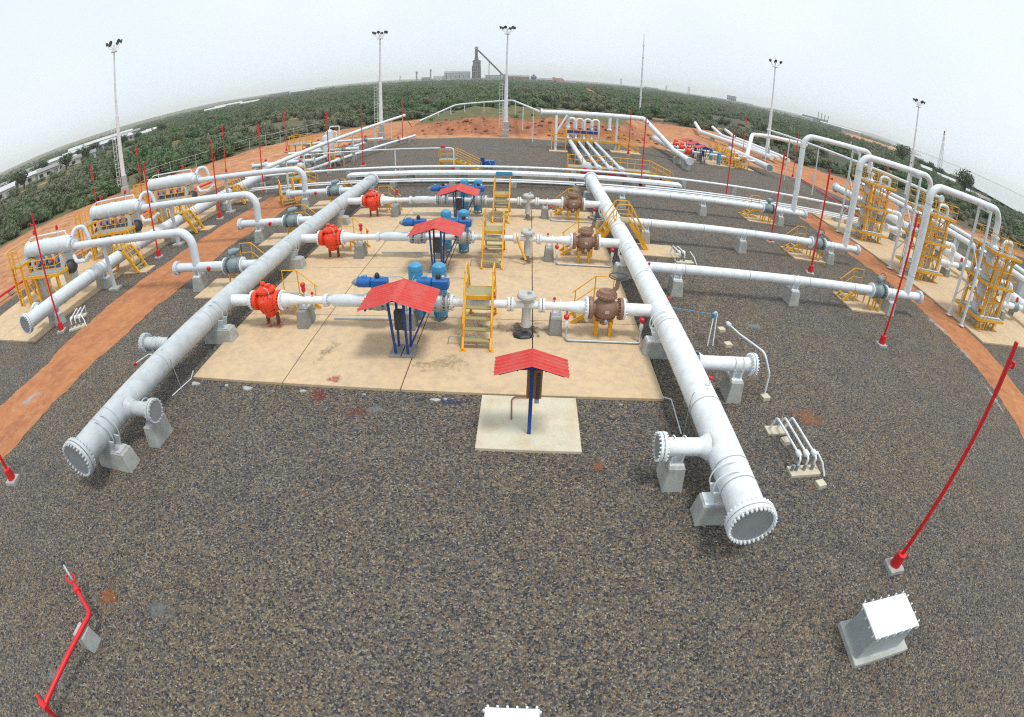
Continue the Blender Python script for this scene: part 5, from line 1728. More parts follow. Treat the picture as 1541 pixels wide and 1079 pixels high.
# ------------------------------------------------------------------ far manifold
t = thing('overhead_pipe', 'thick white overhead pipe on posts that drops beside the far manifold', 'pipe', (9, 66, 0))
MB().tube([(-7.4, 0.6, 4.75), (6.0, 3.2, 4.75), (9.6, 0.2, 1.25), (9.2, -8.6, 1.25)], 0.33, 20, 0.5).build('pipe', 'white', t)
flange(t, (-7.4, 0.6, 4.75), -X, 0.46, 0.25, 'white', 0)
flange(t, (9.2, -8.6, 1.25), Y, 0.46, 0.16, 'ltgrey', 16)
for xx, yy in ((-5.6, -1.2), (2.4, 2.5)):
    MB().cyl((xx, yy, 0.05), (xx, yy + (0.9 if xx < 0 else 0), 4.5), 0.17, n=12).build('post', 'ltgrey', t)
MB().bar((-5.5, -0.4, 2.4), (-4.2, 0.8, 4.5), 0.16).build('post_brace', 'ltgrey', t, False)
for yy in (-7.0, -3.0):
    MB().box((9.35, yy, 0.4), (0.9, 0.5, 0.9)).build('saddle_block', 'block', t, False)
for i, x in enumerate((5.5, 6.6, 7.7, 8.75)):
    o = thing('transfer_pipe', 'low pale pipe between the far manifold and its front platform, %s from the left' % ('first', 'second', 'third', 'fourth')[i], 'pipe', (x, 60, 0), group='four low transfer pipes')
    r_ = 0.27 if i == 0 else 0.17
    MB().cyl((0, -11.4, 0.95), (-0.1, 10.6, 0.95), r_, n=16).build('pipe', 'ltgrey', o)
    for yy in (-8, -2, 4, 9.5):
        MB().box((0, yy, 0.38), (0.35, 0.3, 0.76)).build('sleeper', 'block', o, False)
        MB().bar((-0.3, yy, 0.8), (0.3, yy, 0.8), 0.10).build('clamp', 'ltgrey', o, False)
    v = MB().lathe([(-0.3, r_), (-0.15, r_ * 1.9), (0.15, r_ * 1.9), (0.3, r_)], (0, -11.7, 0.95), Y, 16).build('valve_body', 'ltgrey', o)
    MB().lathe([(0, 0.1), (0.06, 0.28), (0.34, 0.30), (0.4, 0.1)], (0.1 * i - 0.2, -12.1, 0.62 + 0.1 * (i == 0)), -Y, 14).build('valve_head', 'red', v)
    # gooseneck with blue valve
    gk = thing('gooseneck', 'white gooseneck pipe with blue valve at the far manifold, %s from the left' % ('first', 'second', 'third', 'fourth')[i], 'pipe', (x - 0.2, 71.5, 0), group='goosenecks of the far manifold')
    MB().tube([(0, -0.9, 0.95), (0, -0.2, 0.95), (0, 0, 3.75), (0.9, 0.1, 3.75), (0.9, 0.1, 1.2)], 0.22 if i == 0 else 0.16, 12, 0.4).build('bend', 'white', gk)
    MB().box((0.25, -0.2, 2.0), (1.0, 0.5, 0.52)).build('valve_actuator', 'blue', gk, False, 0.05)
    MB().lathe([(0, 0.12), (0.05, 0.2), (0.25, 0.2), (0.3, 0.1)], (0.5, -0.2, 2.3), Z, 12).build('valve_head', 'red' if i < 2 else 'dark', gk)
t = thing('manifold_platform', 'yellow railed platform along the front of the low transfer pipes', 'platform', (7.8, 49.2, 0))
MB().box((0, 0.2, 0.82), (8.0, 1.1, 0.05)).build('grating', 'grate', t, False)
fr = MB()
for s in (-0.4, 0.8):
    fr.bar((-4.05, s, 0.74), (4.05, s, 0.74), 0.07, 0.24)
fr.build('deck_frame', 'yellow', t, False)
for xx in (-4.0, -2.9, -0.2, 3.9):
    MB().box((xx, -0.3, 0.37), (0.22, 0.14, 0.74)).build('leg', 'yellow', t, False)
    MB().box((xx, 0.7, 0.37), (0.14, 0.14, 0.74)).build('leg', 'yellow', t, False)
railing(MB(), [(-4.0, -0.38, 0.85), (-4.0, 0.78, 0.85), (4.0, 0.78, 0.85), (6.2, 0.78, 0.0)], 1.0, 0.75, 0.032).build('guard_rail', 'yellow', t)
fr = MB()
fr.bar((4.05, -0.38, 0.75), (6.2, -0.38, 0.03), 0.06, 0.2)
fr.bar((4.05, 0.78, 0.75), (6.2, 0.78, 0.03), 0.06, 0.2)
fr.build('stringer', 'yellow', t, False)
for k in range(4):
    MB().box((4.4 + 0.42 * k, 0.2, 0.66 - 0.17 * k), (0.26, 1.1, 0.03)).build('step', 'tread', t, False)
railing(MB(), [(4.0, -0.38, 0.85), (6.2, -0.38, 0.0)], 1.0, 0.9, 0.032).build('guard_rail', 'yellow', t)
t = thing('manifold_platform', 'yellow railed platform below the goosenecks of the far manifold', 'platform', (7.6, 68.6, 0))
MB().box((0, 0, 1.25), (8.6, 1.0, 0.05)).build('grating', 'grate', t, False)
fr = MB()
for s in (-0.5, 0.5):
    fr.bar((-4.3, s, 1.15), (4.3, s, 1.15), 0.08, 0.26)
fr.bar((4.3, -0.5, 1.15), (6.8, -0.5, 0.03), 0.06, 0.2); fr.bar((4.3, 0.5, 1.15), (6.8, 0.5, 0.03), 0.06, 0.2)
fr.build('deck_frame', 'yellow', t, False)
for xx in (-4.2, -1.4, 0.4, 4.2):
    for yy in (-0.45, 0.45):
        MB().box((xx, yy, 0.6), (0.2, 0.14, 1.2)).build('leg', 'yellow', t, False)
railing(MB(), [(-4.3, -0.5, 1.28), (-4.3, 0.5, 1.28), (4.3, 0.5, 1.28), (6.8, 0.5, 0.0)], 1.1, 0.9, 0.035).build('guard_rail', 'yellow', t)
railing(MB(), [(4.3, -0.5, 1.28), (6.8, -0.5, 0.0)], 1.1, 0.9, 0.035).build('guard_rail', 'yellow', t)
t = thing('pipe_gantry', 'yellow post frame on its pad left of the far manifold', 'frame', (3.7, 64.6, 0.1))
for xx in (-0.8, 0.9):
    MB().bar((xx, 0, 0), (xx, 0, 2.9), 0.14).build('post', 'yellow', t, False)
MB().bar((-0.8, 0, 1.2), (0.9, 0, 1.2), 0.10).build('beam', 'yellow', t, False)
MB().bar((-0.8, 0, 2.0), (0.9, 0, 2.0), 0.10).build('beam', 'yellow', t, False)
MB().bar((0.9, 0, 2.9), (4.9, 4.0, 2.9), 0.08).build('rail', 'yellow', t, False)
for i, (x, lab) in enumerate(((5.0, 'left'), (10.3, 'right'))):
    o = thing('hanging_pipe', 'short capped white pipe hanging under the far overhead pipe, %s one' % lab, 'pipe', (x, 67.5, 0), group='hanging capped pipes')
    MB().cyl((0, 0, 3.0), (0, 0, 4.5), 0.2, n=12).build('pipe', 'white', o)
    flange(o, (0, 0, 2.95), Z, 0.32, 0.15, 'white', 0)

# ------------------------------------------------------------------ second metering skid on the far right
for i, (x, y0, y1, z, lab) in enumerate(((18.6, 57.4, 75.5, 1.2, 'pale header pipe at the left side of the far skid'), (31.2, 63.2, 78.0, 1.2, 'pale header pipe at the right side of the far skid'))):
    if i == 1:
        h = header('pipe_header', lab, x, y0, y1, 0.42, 'ltgrey', 0)
        MB().tube([(0.2, 4.0 - 3.0, 1.3), (2.5, 5.2, 4.4), (5.2, 5.4, 4.6), (12.0, 4.2, 4.6)], 0.32, 16, 0.8).build('riser', 'white', h)
    else:
        h = header('pipe_header', lab, x + 0.5, 67.4, 79.0, 0.40, 'ltgrey', 0)
for i, y in enumerate((67.3, 70.6, 73.8)):
    n = NTH[i]
    t = thing('meter_run', 'small meter pipe run on the far skid pad, %s of three' % n, 'pipe', (25, y, 0), group='meter runs on the far skid')
    MB().cyl((-5.6, 0, 1.2), (6.0, 0, 1.2), 0.16, n=14).build('pipe', 'white', t)
    for xx in (-4.6, -3.4, 1.8, 3.4, 4.6):
        flange(t, (xx, 0, 1.2), X, 0.3, 0.1, 'white', 0)
    MB().lathe([(-0.45, 0.24), (-0.2, 0.5), (0.2, 0.5), (0.45, 0.24)], (-4.0, 0, 1.25), X, 16).build('check_valve_body', 'orange', t)
    MB().lathe([(0, 0.3), (0.2, 0.3), (0.4, 0.1)], (-4.0, 0, 1.65), Z, 12).build('check_valve_top', 'orange', t)
    MB().lathe([(-0.45, 0.24), (-0.2, 0.42), (0.2, 0.42), (0.45, 0.24)], (4.0, 0, 1.2), X, 16).build('gate_valve_body', 'brown', t)
    MB().box((-1.3, 0, 1.95), (1.2, 0.4, 0.36)).build('actuator', 'actblue', t, False, 0.04)
    for xx in (-2.4, 3.0):
        MB().box((xx, 0, 0.5), (0.5, 0.8, 0.95)).build('pedestal', 'blockdk', t, False)
    again(rs, (22.6, y - 1.4, 0.10), 'red roofed shelter on blue posts at the far skid, %s of three' % n, group='shelters at the far skid')
    again(cs, (26.9, y, 0.10), 'yellow crossover stair on the far skid pad, %s of three' % n)
    o = again(pt, (25.1, y - 0.9, 0.0), 'light blue tank on the far skid pad, %s of three' % n, group='light blue tanks on the far skid')
    o.scale = (1, 1, 0.72)
    stair_platform('yellow step platform before the brown valve of the far skid, %s of three' % n, (28.6, y - 1.3, 0.1), 1.0, 0.6, 0.8, pi)

# transmission lines coming in from the far right
for i, (pts, r_, lab) in enumerate((
        ([(41.0, 128, 1.6), (36.0, 108, 1.0), (38.5, 84, 1.0), (39.2, 79, 1.0)], 0.42, 'left of three white pipelines coming down the far right slope'),
        ([(43.6, 122, 1.6), (40.5, 107, 1.0), (41.0, 84, 1.0), (41.0, 80, 1.0)], 0.34, 'middle of three white pipelines coming down the far right slope'),
        ([(46.2, 120, 1.6), (43.5, 106, 1.0), (43.4, 84, 1.0), (43.0, 80, 1.0)], 0.34, 'right of three white pipelines coming down the far right slope'))):
    t = thing('pipeline', lab, 'pipeline', (0, 0, 0), group='pipelines on the far right slope')
    MB().tube(pts, r_, 14, 2.0).build('pipe', 'white', t)
    for q in (0.25, 0.6):
        a, b = V3(pts[1]), V3(pts[2])
        c0 = a.lerp(b, q)
        MB().box((c0.x, c0.y, 0.25), (1.0, 0.6, 0.9)).build('sleeper', 'block', t, False)
t = thing('pipeline', 'thin white pipeline on short posts along the far earth bank', 'pipeline', (0, 0, 0))
pp = [(-19.6, 96, 1.0), (-13.5, 100, 3.7), (-3, 99, 4.7), (1.3, 68.0, 4.75)]
MB().tube(pp, 0.15, 10, 2.0).build('pipe', 'white', t)
for a, b in zip(pp[:-1], pp[1:]):
    for q in (0.15, 0.5, 0.85):
        c0 = V3(a).lerp(V3(b), q)
        MB().cyl((c0.x, c0.y, max(-0.2, ground_z(c0.x, c0.y) - 0.2)), c0, 0.07, n=6).build('post', 'white', t)

# ------------------------------------------------------------------ foreground small things
def bolted_box(loc, s, lab, grp):
    t = thing('valve_chamber', lab, 'chamber', loc, 0.0, grp)
    MB().box((0, 0, 0.06), (1.66 * s, 1.22 * s, 0.16)).build('footing', 'block', t, False, 0.015)
    MB().box((-0.10 * s, 0, 0.52), (1.32 * s, 0.92 * s, 0.88), 0, (1.22 * s, 0.84 * s)).build('housing', 'galv', t, False, 0.02)
    MB().box((-0.10 * s, 0, 0.99), (1.34 * s, 0.94 * s, 0.05)).build('lid', 'white', t, False, 0.008)
    b = MB()
    for k in range(6):
        for sy in (-1, 1):
            b.cyl((-0.10 * s + (-0.60 + 0.24 * k) * s, sy * 0.49 * s, 0.93), (-0.10 * s + (-0.60 + 0.24 * k) * s, sy * 0.49 * s, 1.05), 0.022, n=6)
    for k in range(4):
        for sx in (-1, 1):
            b.cyl((-0.10 * s + sx * 0.69 * s, (-0.36 + 0.24 * k) * s, 0.93), (-0.10 * s + sx * 0.69 * s, (-0.36 + 0.24 * k) * s, 1.05), 0.022, n=6)
    b.build('bolt_row', 'white', t)['kind'] = 'stuff'
    return t
bolted_box((8.0, 3.95, 0), 1.0, 'white bolted metal box on a concrete footing at the lower right', 'white boxes in the foreground')
bolted_box((0.17, 2.72, 0), 0.64, 'white bolted box cut by the bottom picture edge', 'white boxes in the foreground')

t = thing('fire_hydrant_line', 'red bent fire pipe with ring valve at the lower left', 'fire pipe', (-9.05, 2.0, 0))
MB().tube([(0.02, -1.75, 0.05), (0.02, -1.7, 0.62), (0.12, 1.05, 0.62), (-0.62, 1.45, 0.62)], 0.062, 12, 0.2).build('pipe', 'red', t)
MB().lathe([(-0.05, 0.09), (0.08, 0.10), (0.10, 0.06)], (-0.62, 1.45, 0.62), V3((-0.74, 0.40, 0)), 12).build('coupling', 'red', t)
MB().tube([(-0.6, 1.44, 0.62), (-0.92, 1.62, 0.64)], 0.05, 10).build('nozzle', 'red', t)
MB().ring((-0.98, 1.65, 0.70), (0.3, 0.2, 1), 0.13, 0.03, 18, 6).build('valve_wheel', 'red', t)
MB().tube([(-0.9, 1.6, 0.35), (-1.02, 1.7, 0.75), (-1.3, 1.85, 0.85)], 0.035, 8).build('hose_tail', 'galv', t)
MB().lathe([(0, 0.05), (0.08, 0.06), (0.1, 0.02)], (-1.28, 1.84, 0.85), V3((-0.7, 0.4, 0.1)), 10).build('hose_cap', 'black', t)
MB().lathe([(-0.12, 0.09), (0.12, 0.10), (0.14, 0.05)], (0.02, -1.68, 0.62), V3((-1, 0.15, 0)), 12).build('elbow', 'red', t)
MB().tube([(0, -1.68, 0.62), (-0.35, -1.55, 0.62)], 0.045, 8).build('side_outlet', 'red', t)
o = MB().box((-9.06, 2.55, 0.25), (0.42, 0.46, 0.56), 0, (0.36, 0.40)).build('support_block', 'block', None, False, 0.02)
tag(o, 'small pale concrete block under the red fire pipe at the lower left', 'block')

def conduit_cluster(loc, rz, lab, n=3, L=1.9, grp='conduit stub ups on gravel'):
    t = thing('conduit_rack', lab, 'conduits', loc, rz, grp)
    MB().box((0, -L / 2, 0.04), (1.05, 0.42, 0.12)).build('pad', 'padpale', t, False, 0.01)
    MB().box((-0.15, L / 2, 0.03), (0.75, 0.40, 0.10)).build('pad', 'padpale', t, False, 0.01)
    for k in range(n):
        x = -0.3 + 0.28 * k
        MB().tube([(x, -L / 2, 0.05), (x, -L / 2, 0.55), (x, L / 2, 0.55), (x - 0.1, L / 2 + 0.05, 0.05)], 0.036, 8, 0.12).build('conduit', 'white', t)
        MB().lathe([(-0.12, 0.05), (-0.08, 0.085), (0.08, 0.085), (0.12, 0.05)], (x, -L / 2 + 0.2, 0.55), Y, 10).build('seal_fitting', 'white', t)
        MB().cyl((x, -L / 2, 0.05), (x, -L / 2, 0.3), 0.055, n=8).build('sleeve', 'plate', t)
    MB().cyl((-0.45, -L / 2, 0.05), (-0.45, -L / 2, 0.3), 0.05, n=8).build('spare_sleeve', 'plate', t)
    MB().tube([(0.35, -L / 2 + 0.2, 0.6), (0.55, -L / 2 - 0.05, 0.35), (0.66, -L / 2 - 0.25, 0.02)], 0.03, 6, 0.1).build('drop_conduit', 'white', t)
    return t
conduit_cluster((8.15, 10.6, 0), 0.02, 'three white conduits bent over pads right of the white header end')
conduit_cluster((-22.9, 17.4, 0), 0.55, 'white conduits bent over pads beside the left earth strip', 3, 1.6)
conduit_cluster((8.6, 26.6, 0), 0.1, 'small white conduits behind the nearest right branch pipe', 2, 1.2)
for i, (x, y, lab) in enumerate(((8.5, 9.05, 'tiny white concrete cube in gravel before the three conduits'), (8.1, 11.0, 'tiny pale stone block beneath the three conduits'), (8.15, 18.1, 'farther of two tiny pale cubes beside the bent white conduit'), (8.02, 16.85, 'nearer of two tiny pale cubes beside the bent white conduit'), (8.25, 13.3, 'tiny pale pad at the foot of the bent white conduit'))):
    o = MB().box((x, y, 0.06), (0.30, 0.26, 0.16), 0.2).build('marker_block', 'padpale', None, False, 0.01)
    tag(o, lab, 'block', 'tiny pale blocks in the gravel')
t = thing('bent_conduit', 'bent white conduit rising over the right side branch of the white header', 'conduit', (8.2, 13.4, 0))
MB().tube([(0.05, 0, 0.05), (0.02, 0.05, 0.9), (-0.25, 0.3, 1.55), (-0.42, 2.2, 1.2), (-0.25, 3.9, 0.8)], 0.036, 8, 0.25).build('conduit', 'white', t)
MB().lathe([(-0.15, 0.05), (-0.1, 0.09), (0.1, 0.09), (0.15, 0.05)], (-0.38, 3.4, 0.97), V3((0, 1, -0.22)), 10).build('seal_fitting', 'white', t)
t = thing('grounding_hoop', 'tall narrow white hoop with blue tap beside the white header', 'stand', (7.2, 17.2, 0))
MB().tube([(-0.06, -0.4, 0), (0.1, 0.0, 1.25), (0.22, 0.0, 1.25), (0.16, -0.4, 0)], 0.025, 8, 0.08).build('hoop', 'white', t)
MB().lathe([(0, 0.05), (0.04, 0.09), (0.2, 0.09), (0.24, 0.04)], (0.1, -0.02, 1.0), Z, 10).build('tap', 'ltblue', t)
MB().tube([(0.05, 0, 1.15), (-1.7, -0.05, 1.35), (-1.85, -0.1, 1.25)], 0.014, 6).build('signal_tube', 'ltblue', t)
for i, (pts, lab) in enumerate((([(-11.55, 13.15, 0.3), (-11.65, 13.0, 0.05), (-11.85, 11.9, 0.04)], 'thin pale earth cable at the left front slab corner'),
                                ([(4.5, 13.1, 0.14), (4.75, 13.0, 0.12), (4.72, 11.4, 0.04)], 'thin pale earth cable at the right front slab corner'))):
    o = MB().tube(pts, 0.022, 6).build('earth_cable', 'ltgrey')
    tag(o, lab, 'cable', 'earth cables at the slab corners')
for i, (pts, lab) in enumerate((([(LX - 0.45, 12.4, 1.2), (LX + 0.1, 12.3, 1.66), (LX + 0.46, 12.2, 1.3), (LX + 0.75, 12.0, 0.03)], 'thin wire strapped over the silver header'),
                                ([(RX + 0.05, 11.35, 1.66), (RX - 0.35, 11.35, 1.50), (RX - 0.48, 11.1, 1.2), (RX - 0.6, 10.6, 0.03)], 'thin wire strapped over the white header'))):
    o = MB().tube(pts, 0.014, 5).build('bonding_wire', 'plate')
    tag(o, lab, 'wire', 'bonding wires over the headers')

# ------------------------------------------------------------------ fence on the left
t = thing('wire_fence', 'long pale wire fence between red earth and scrub on the left', 'fence', (0, 0, 0))
for (x0, y0), (x1, y1) in zip([(-54, 60)] + LEFT_FENCE[2:-1], LEFT_FENCE[2:]):
    L = hypot(x1 - x0, y1 - y0)
    k = max(1, int(L / 3.4))
    prev = None
    for j in range(k + 1):
        x, y = x0 + (x1 - x0) * j / k, y0 + (y1 - y0) * j / k
        z = ground_z(x, y) - 0.1
        if j < k:
            MB().cyl((x, y, z), (x, y, z + 2.1), 0.045, n=6).build('post', 'wire', t)
        cur = V3((x, y, z))
        if prev is not None:
            w = MB()
            for hh, rr in ((2.0, 0.03), (1.5, 0.012), (1.0, 0.012), (0.5, 0.012)):
                w.tube([prev + Z * hh, cur + Z * hh], rr, 5)
            w.build('wire_bay', 'wire', t)
        prev = cur
# ------------------------------------------------------------------ landscape
def azp(az, r):
    a = radians(az)
    return r * sin(a), r * cos(a)

# river on the right
rv = []
for az, r in ((33, 2600), (37, 1500), (41, 900), (45, 620), (49, 470), (54, 380), (62, 330), (75, 320), (80, 330)):
    rv.append(azp(az, r))
for az, r in ((80, 9500), (62, 9500), (54, 9500), (49, 9500), (44, 9500), (38, 9500), (34, 9500)):
    rv.append(azp(az, r))
sheet('river', rv, -2.2, 'water')

# bushes: one mass of scrub over the land
def bush_mesh(name, seed, leaves=260, leaf=0.22, mat='leaf', lobes=5, core=True, rx=1.0, rz=0.9):
    rnd = random.Random(seed)
    L = []
    for k in range(lobes):
        a = rnd.uniform(0, 2 * pi); q = rnd.uniform(0.15, 0.62) * rx
        L.append((q * cos(a), q * sin(a), rnd.uniform(0.30, 0.85) * rz, rnd.uniform(0.32, 0.58) * rx))
    vs, fs, var = [], [], []
    for k in range(leaves):
        cx, cy, cz, r = rnd.choice(L)
        d = Vector((rnd.gauss(0, 1), rnd.gauss(0, 1), rnd.gauss(0.25, 1))).normalized()
        rr = r * (0.55 + 0.55 * rnd.random())
        c0 = Vector((cx, cy, cz)) + d * rr
        if c0.z < 0.02:
            c0.z = rnd.uniform(0.02, 0.2)
        n = (d + Vector((rnd.gauss(0, 0.6), rnd.gauss(0, 0.6), rnd.gauss(0.3, 0.6)))).normalized()
        a = n.cross(Vector((rnd.random(), rnd.random(), rnd.random()))).normalized()
        b = n.cross(a)
        s = leaf * rnd.uniform(0.6, 1.3)
        o = len(vs)
        vs += [c0 + a * s, c0 + b * s * 0.6, c0 - a * s, c0 - b * s * 0.6]
        fs.append((o, o + 1, o + 2, o + 3))
        t = rnd.random() ** 2 * 0.5
        var += [t] * 4
    if core:  # solid lumps added inside the bush to block light between the leaves
        for cx, cy, cz, r in L:
            bm = bmesh.new()
            bmesh.ops.create_icosphere(bm, subdivisions=1, radius=r * 0.72)
            o = len(vs)
            for v in bm.verts:
                vs.append(Vector((cx, cy, cz)) + v.co * (1 + 0.3 * rnd.uniform(-1, 1)))
                var.append(0.0)
            for f in bm.faces:
                fs.append(tuple(v.index + o for v in f.verts))
            bm.free()
    me = bpy.data.meshes.new(name)
    me.from_pydata([tuple(v) for v in vs], [], fs)
    at = me.attributes.new('leafvar', 'FLOAT', 'POINT')
    at.data.foreach_set('value', var)
    me.materials.append(M[mat])
    return me

def scatter(name, pts, scl, rot, protos, mat, imax, label, cat):
    """one object that scatters shared shapes over points (geometry nodes)"""
    me = bpy.data.meshes.new(name)
    me.from_pydata(pts, [], [])
    for an, data in (('inst_scale', scl), ('inst_rot', rot)):
        a = me.attributes.new(an, 'FLOAT_VECTOR', 'POINT')
        a.data.foreach_set('vector', [c for v in data for c in v])
    me.materials.append(M[mat])
    ob = bpy.data.objects.new(name, me)
    COL.objects.link(ob)
    ob['kind'] = 'stuff'
    ob['label'] = label
    ob['category'] = cat
    ng = bpy.data.node_groups.new('scatter_' + name, 'GeometryNodeTree')
    ng.interface.new_socket('Geometry', in_out='INPUT', socket_type='NodeSocketGeometry')
    ng.interface.new_socket('Geometry', in_out='OUTPUT', socket_type='NodeSocketGeometry')
    gi = ng.nodes.new('NodeGroupInput'); go = ng.nodes.new('NodeGroupOutput')
    m2p = ng.nodes.new('GeometryNodeMeshToPoints')
    inst = ng.nodes.new('GeometryNodeInstanceOnPoints')
    ci = ng.nodes.new('GeometryNodeCollectionInfo')
    ci.inputs['Collection'].default_value = protos
    ci.inputs['Separate Children'].default_value = True
    ci.inputs['Reset Children'].default_value = True
    inst.inputs['Pick Instance'].default_value = True
    ns = ng.nodes.new('GeometryNodeInputNamedAttribute'); ns.data_type = 'FLOAT_VECTOR'; ns.inputs['Name'].default_value = 'inst_scale'
    nr = ng.nodes.new('GeometryNodeInputNamedAttribute'); nr.data_type = 'FLOAT_VECTOR'; nr.inputs['Name'].default_value = 'inst_rot'
    ri = ng.nodes.new('FunctionNodeRandomValue'); ri.data_type = 'INT'
    for s in ri.inputs:
        if s.name == 'Max' and s.type == 'INT':
            s.default_value = imax
    lk = ng.links.new
    lk(gi.outputs[0], m2p.inputs[0])
    lk(m2p.outputs[0], inst.inputs['Points'])
    lk(ci.outputs[0], inst.inputs['Instance'])
    lk(ns.outputs[0], inst.inputs['Scale'])
    lk(nr.outputs[0], inst.inputs['Rotation'])
    for s in ri.outputs:
        if s.type == 'INT':
            lk(s, inst.inputs['Instance Index'])
    lk(inst.outputs[0], go.inputs[0])
    md = ob.modifiers.new('scatter', 'NODES')
    md.node_group = ng
    return ob

def build_scrub():
    protos = bpy.data.collections.new('bush_shapes')
    for k in range(7):
        o = bpy.data.objects.new('bush_shape', bush_mesh('bush_shape', 100 + k, 900, 0.075, 'leaf', 6 + k % 4))
        protos.objects.link(o)
    rnd = random.Random(11)
    pts, scl, rot = [], [], []
    def ok(x, y):
        if inside(x, y, YARD) or ydist(x, y) < 6:
            return False
        if earth_cover(x, y) > 0.25:
            return False
        a = math.degrees(atan2(x, y))
        r = hypot(x, y)
        # bare bank crest and grass just behind it
        if 76 < y < 112 and -27 < x < 36:
            return rnd.random() < 0.10
        if x > 30 and r < 95:
            return False
        # river
        lim = {True: 1e9}
        if a > 36:
            rr = 1500 if a < 39 else 900 if a < 43 else 560 if a < 47 else 430 if a < 51 else 340
            if r > rr * 0.93:
                return False
            if r < 160:
                return rnd.random() < 0.5
        # clearings in the town on the left
        if a < -42 and r > 140:
            return rnd.random() < 0.16
        if a < -30 and r > 420:
            return rnd.random() < 0.5
        return True
    r = 45.0
    while r < 1500:
        step = 2.2 if r < 130 else 3.2 if r < 300 else 7.0 if r < 700 else 14.0
        dens = 0.17 if r < 150 else 0.13 if r < 300 else 0.13 * (300 / r) ** 1.5
        n = int(dens * step * r * radians(152))
        for k in range(n):
            a = rnd.uniform(radians(-76), radians(76))
            q = r + rnd.uniform(0, step)
            x, y = q * sin(a), q * cos(a)
            nz = noise.noise(Vector((x * 0.02, y * 0.02, 5.0))) + 0.5 * noise.noise(Vector((x * 0.06, y * 0.06, 9.0)))
            if nz < -0.36 + 0.1 * rnd.random() or not ok(x, y):
                continue
            s = (0.7 + 1.9 * rnd.random() ** 2.2) * (1.0 + 0.5 * max(0, nz)) * (1.0 if r < 300 else (r / 300) ** 0.55)
            h = s * rnd.uniform(0.55, 1.35) * (1.0 if r < 300 else (300 / r) ** 0.35)
            if 76 < y < 112 and -27 < x < 36:
                s *= 0.45; h *= 0.4
            pts.append((x, y, ground_z(x, y) - 0.1))
            scl.append((s, s * rnd.uniform(0.75, 1.3), h))
            rot.append(rnd.uniform(0, 2 * pi))
        r += step
    scatter('scrub', pts, scl, [(0, 0, v) for v in rot], protos, 'leaf', 6, 'dense grey green scrub covering the land beyond the yard', 'scrub')
    print('scrub points', len(pts))
build_scrub()

# clods and broken laterite on the bank face
mb = MB()
rnd = random.Random(21)
for k in range(260):
    x = rnd.uniform(-17, 21); y = 81.5 + rnd.random() ** 1.3 * 8.5
    s = 0.05 + 0.28 * rnd.random() ** 2
    lump(mb, (x, y, ground_z(x, y) + 0.05), (s * rnd.uniform(0.8, 1.5), s, s * rnd.uniform(0.5, 0.9)), seed=k * 0.37)
o = mb.build('earth_clods', 'clod', None, False)
o['kind'] = 'stuff'; o['label'] = 'broken red laterite clods strewn over the far bank face'; o['category'] = 'earth clods'

# loose stones standing proud of the gravel in the foreground
def build_stones():
    protos = bpy.data.collections.new('stone_shapes')
    for k in range(5):
        bm = bmesh.new(); bmesh.ops.create_icosphere(bm, subdivisions=1, radius=1)
        rnd0 = random.Random(k)
        for v in bm.verts:
            q = rnd0.uniform(0.7, 1.2)
            v.co = Vector((v.co.x * q, v.co.y * 0.8 * q, v.co.z * 0.6 * q))
        m0 = bpy.data.meshes.new('stone_shape'); bm.to_mesh(m0); bm.free()
        m0.materials.append(M['stone'])
        protos.objects.link(bpy.data.objects.new('stone_shape', m0))
    rnd = random.Random(5)
    pts, scl, rot = [], [], []
    n = 0
    while n < 60000:
        n += 1
        r = 0.6 + 17.5 * sqrt(rnd.random())
        a = rnd.uniform(radians(-80), radians(80))
        x, y = r * sin(a), r * cos(a)
        if rnd.random() > (1.0 if r < 9 else 1.0 - (r - 9) / 12):
            continue
        if -11.7 < x < 4.65 and y > 12.95 or -1.2 < x < 1.85 and 10.4 < y < 13.1:
            continue
        if x < -15.2 or (x > 21 and y > 9):
            continue
        s = 0.013 + 0.018 * rnd.random() ** 1.5
        pts.append((x, y, s * 0.25))
        scl.append((s * rnd.uniform(0.8, 1.3), s, s * rnd.uniform(0.7, 1.2)))
        rot.append((rnd.uniform(-0.4, 0.4), rnd.uniform(-0.4, 0.4), rnd.uniform(0, 6.3)))
    return scatter('loose_stones', pts, scl, rot, protos, 'stone', 4, 'loose grey and tan stones on the foreground gravel', 'stones')
build_stones()

# single trees
def tree(lab, x, y, h, w, seed, grp='single dark trees by the river'):
    t = thing('tree', lab, 'tree', (x, y, ground_z(x, y)), group=grp)
    mb = MB()
    mb.tube([(0, 0, -0.3), (0.06 * w, 0, h * 0.25), (0.02 * w, 0.05 * w, h * 0.55)], 0.05 * w, 8)
    rnd = random.Random(seed)
    for k in range(6):
        a = k * 1.05 + rnd.random()
        mb.tube([(0.04 * w, 0.02 * w, h * 0.3), (0.2 * w * cos(a), 0.2 * w * sin(a), h * 0.5), (0.33 * w * cos(a), 0.33 * w * sin(a), h * 0.68)], 0.02 * w, 6)
    mb.build('trunk', 'bark', t)
    me = bush_mesh('crown', seed, 900, 0.085, 'leafdark', 9, False, 1.0, 1.0)
    for v in me.vertices:
        v.co = Vector((v.co.x * w * 0.52, v.co.y * w * 0.52, h * 0.28 + v.co.z * h * 0.58))
    o = bpy.data.objects.new('crown', me)
    COL.objects.link(o); o.parent = t
    return t
x, y = azp(40.6, 330); tree('broad dark tree left of the rightmost floodlight mast', x, y, 11, 16, 1)
x, y = azp(43.0, 330); tree('small round dark tree right of the rightmost floodlight mast', x, y, 7, 8, 2)
x, y = azp(43.9, 340); tree('small dark tree next to the white house by the river', x, y, 7.5, 7.5, 3)
x, y = azp(44.9, 335); tree('round dark tree right of the white house by the river', x, y, 6.5, 8, 4)
x, y = azp(48.0, 235); tree('big lone dark tree against the river on the right', x, y, 10.5, 11.5, 5)
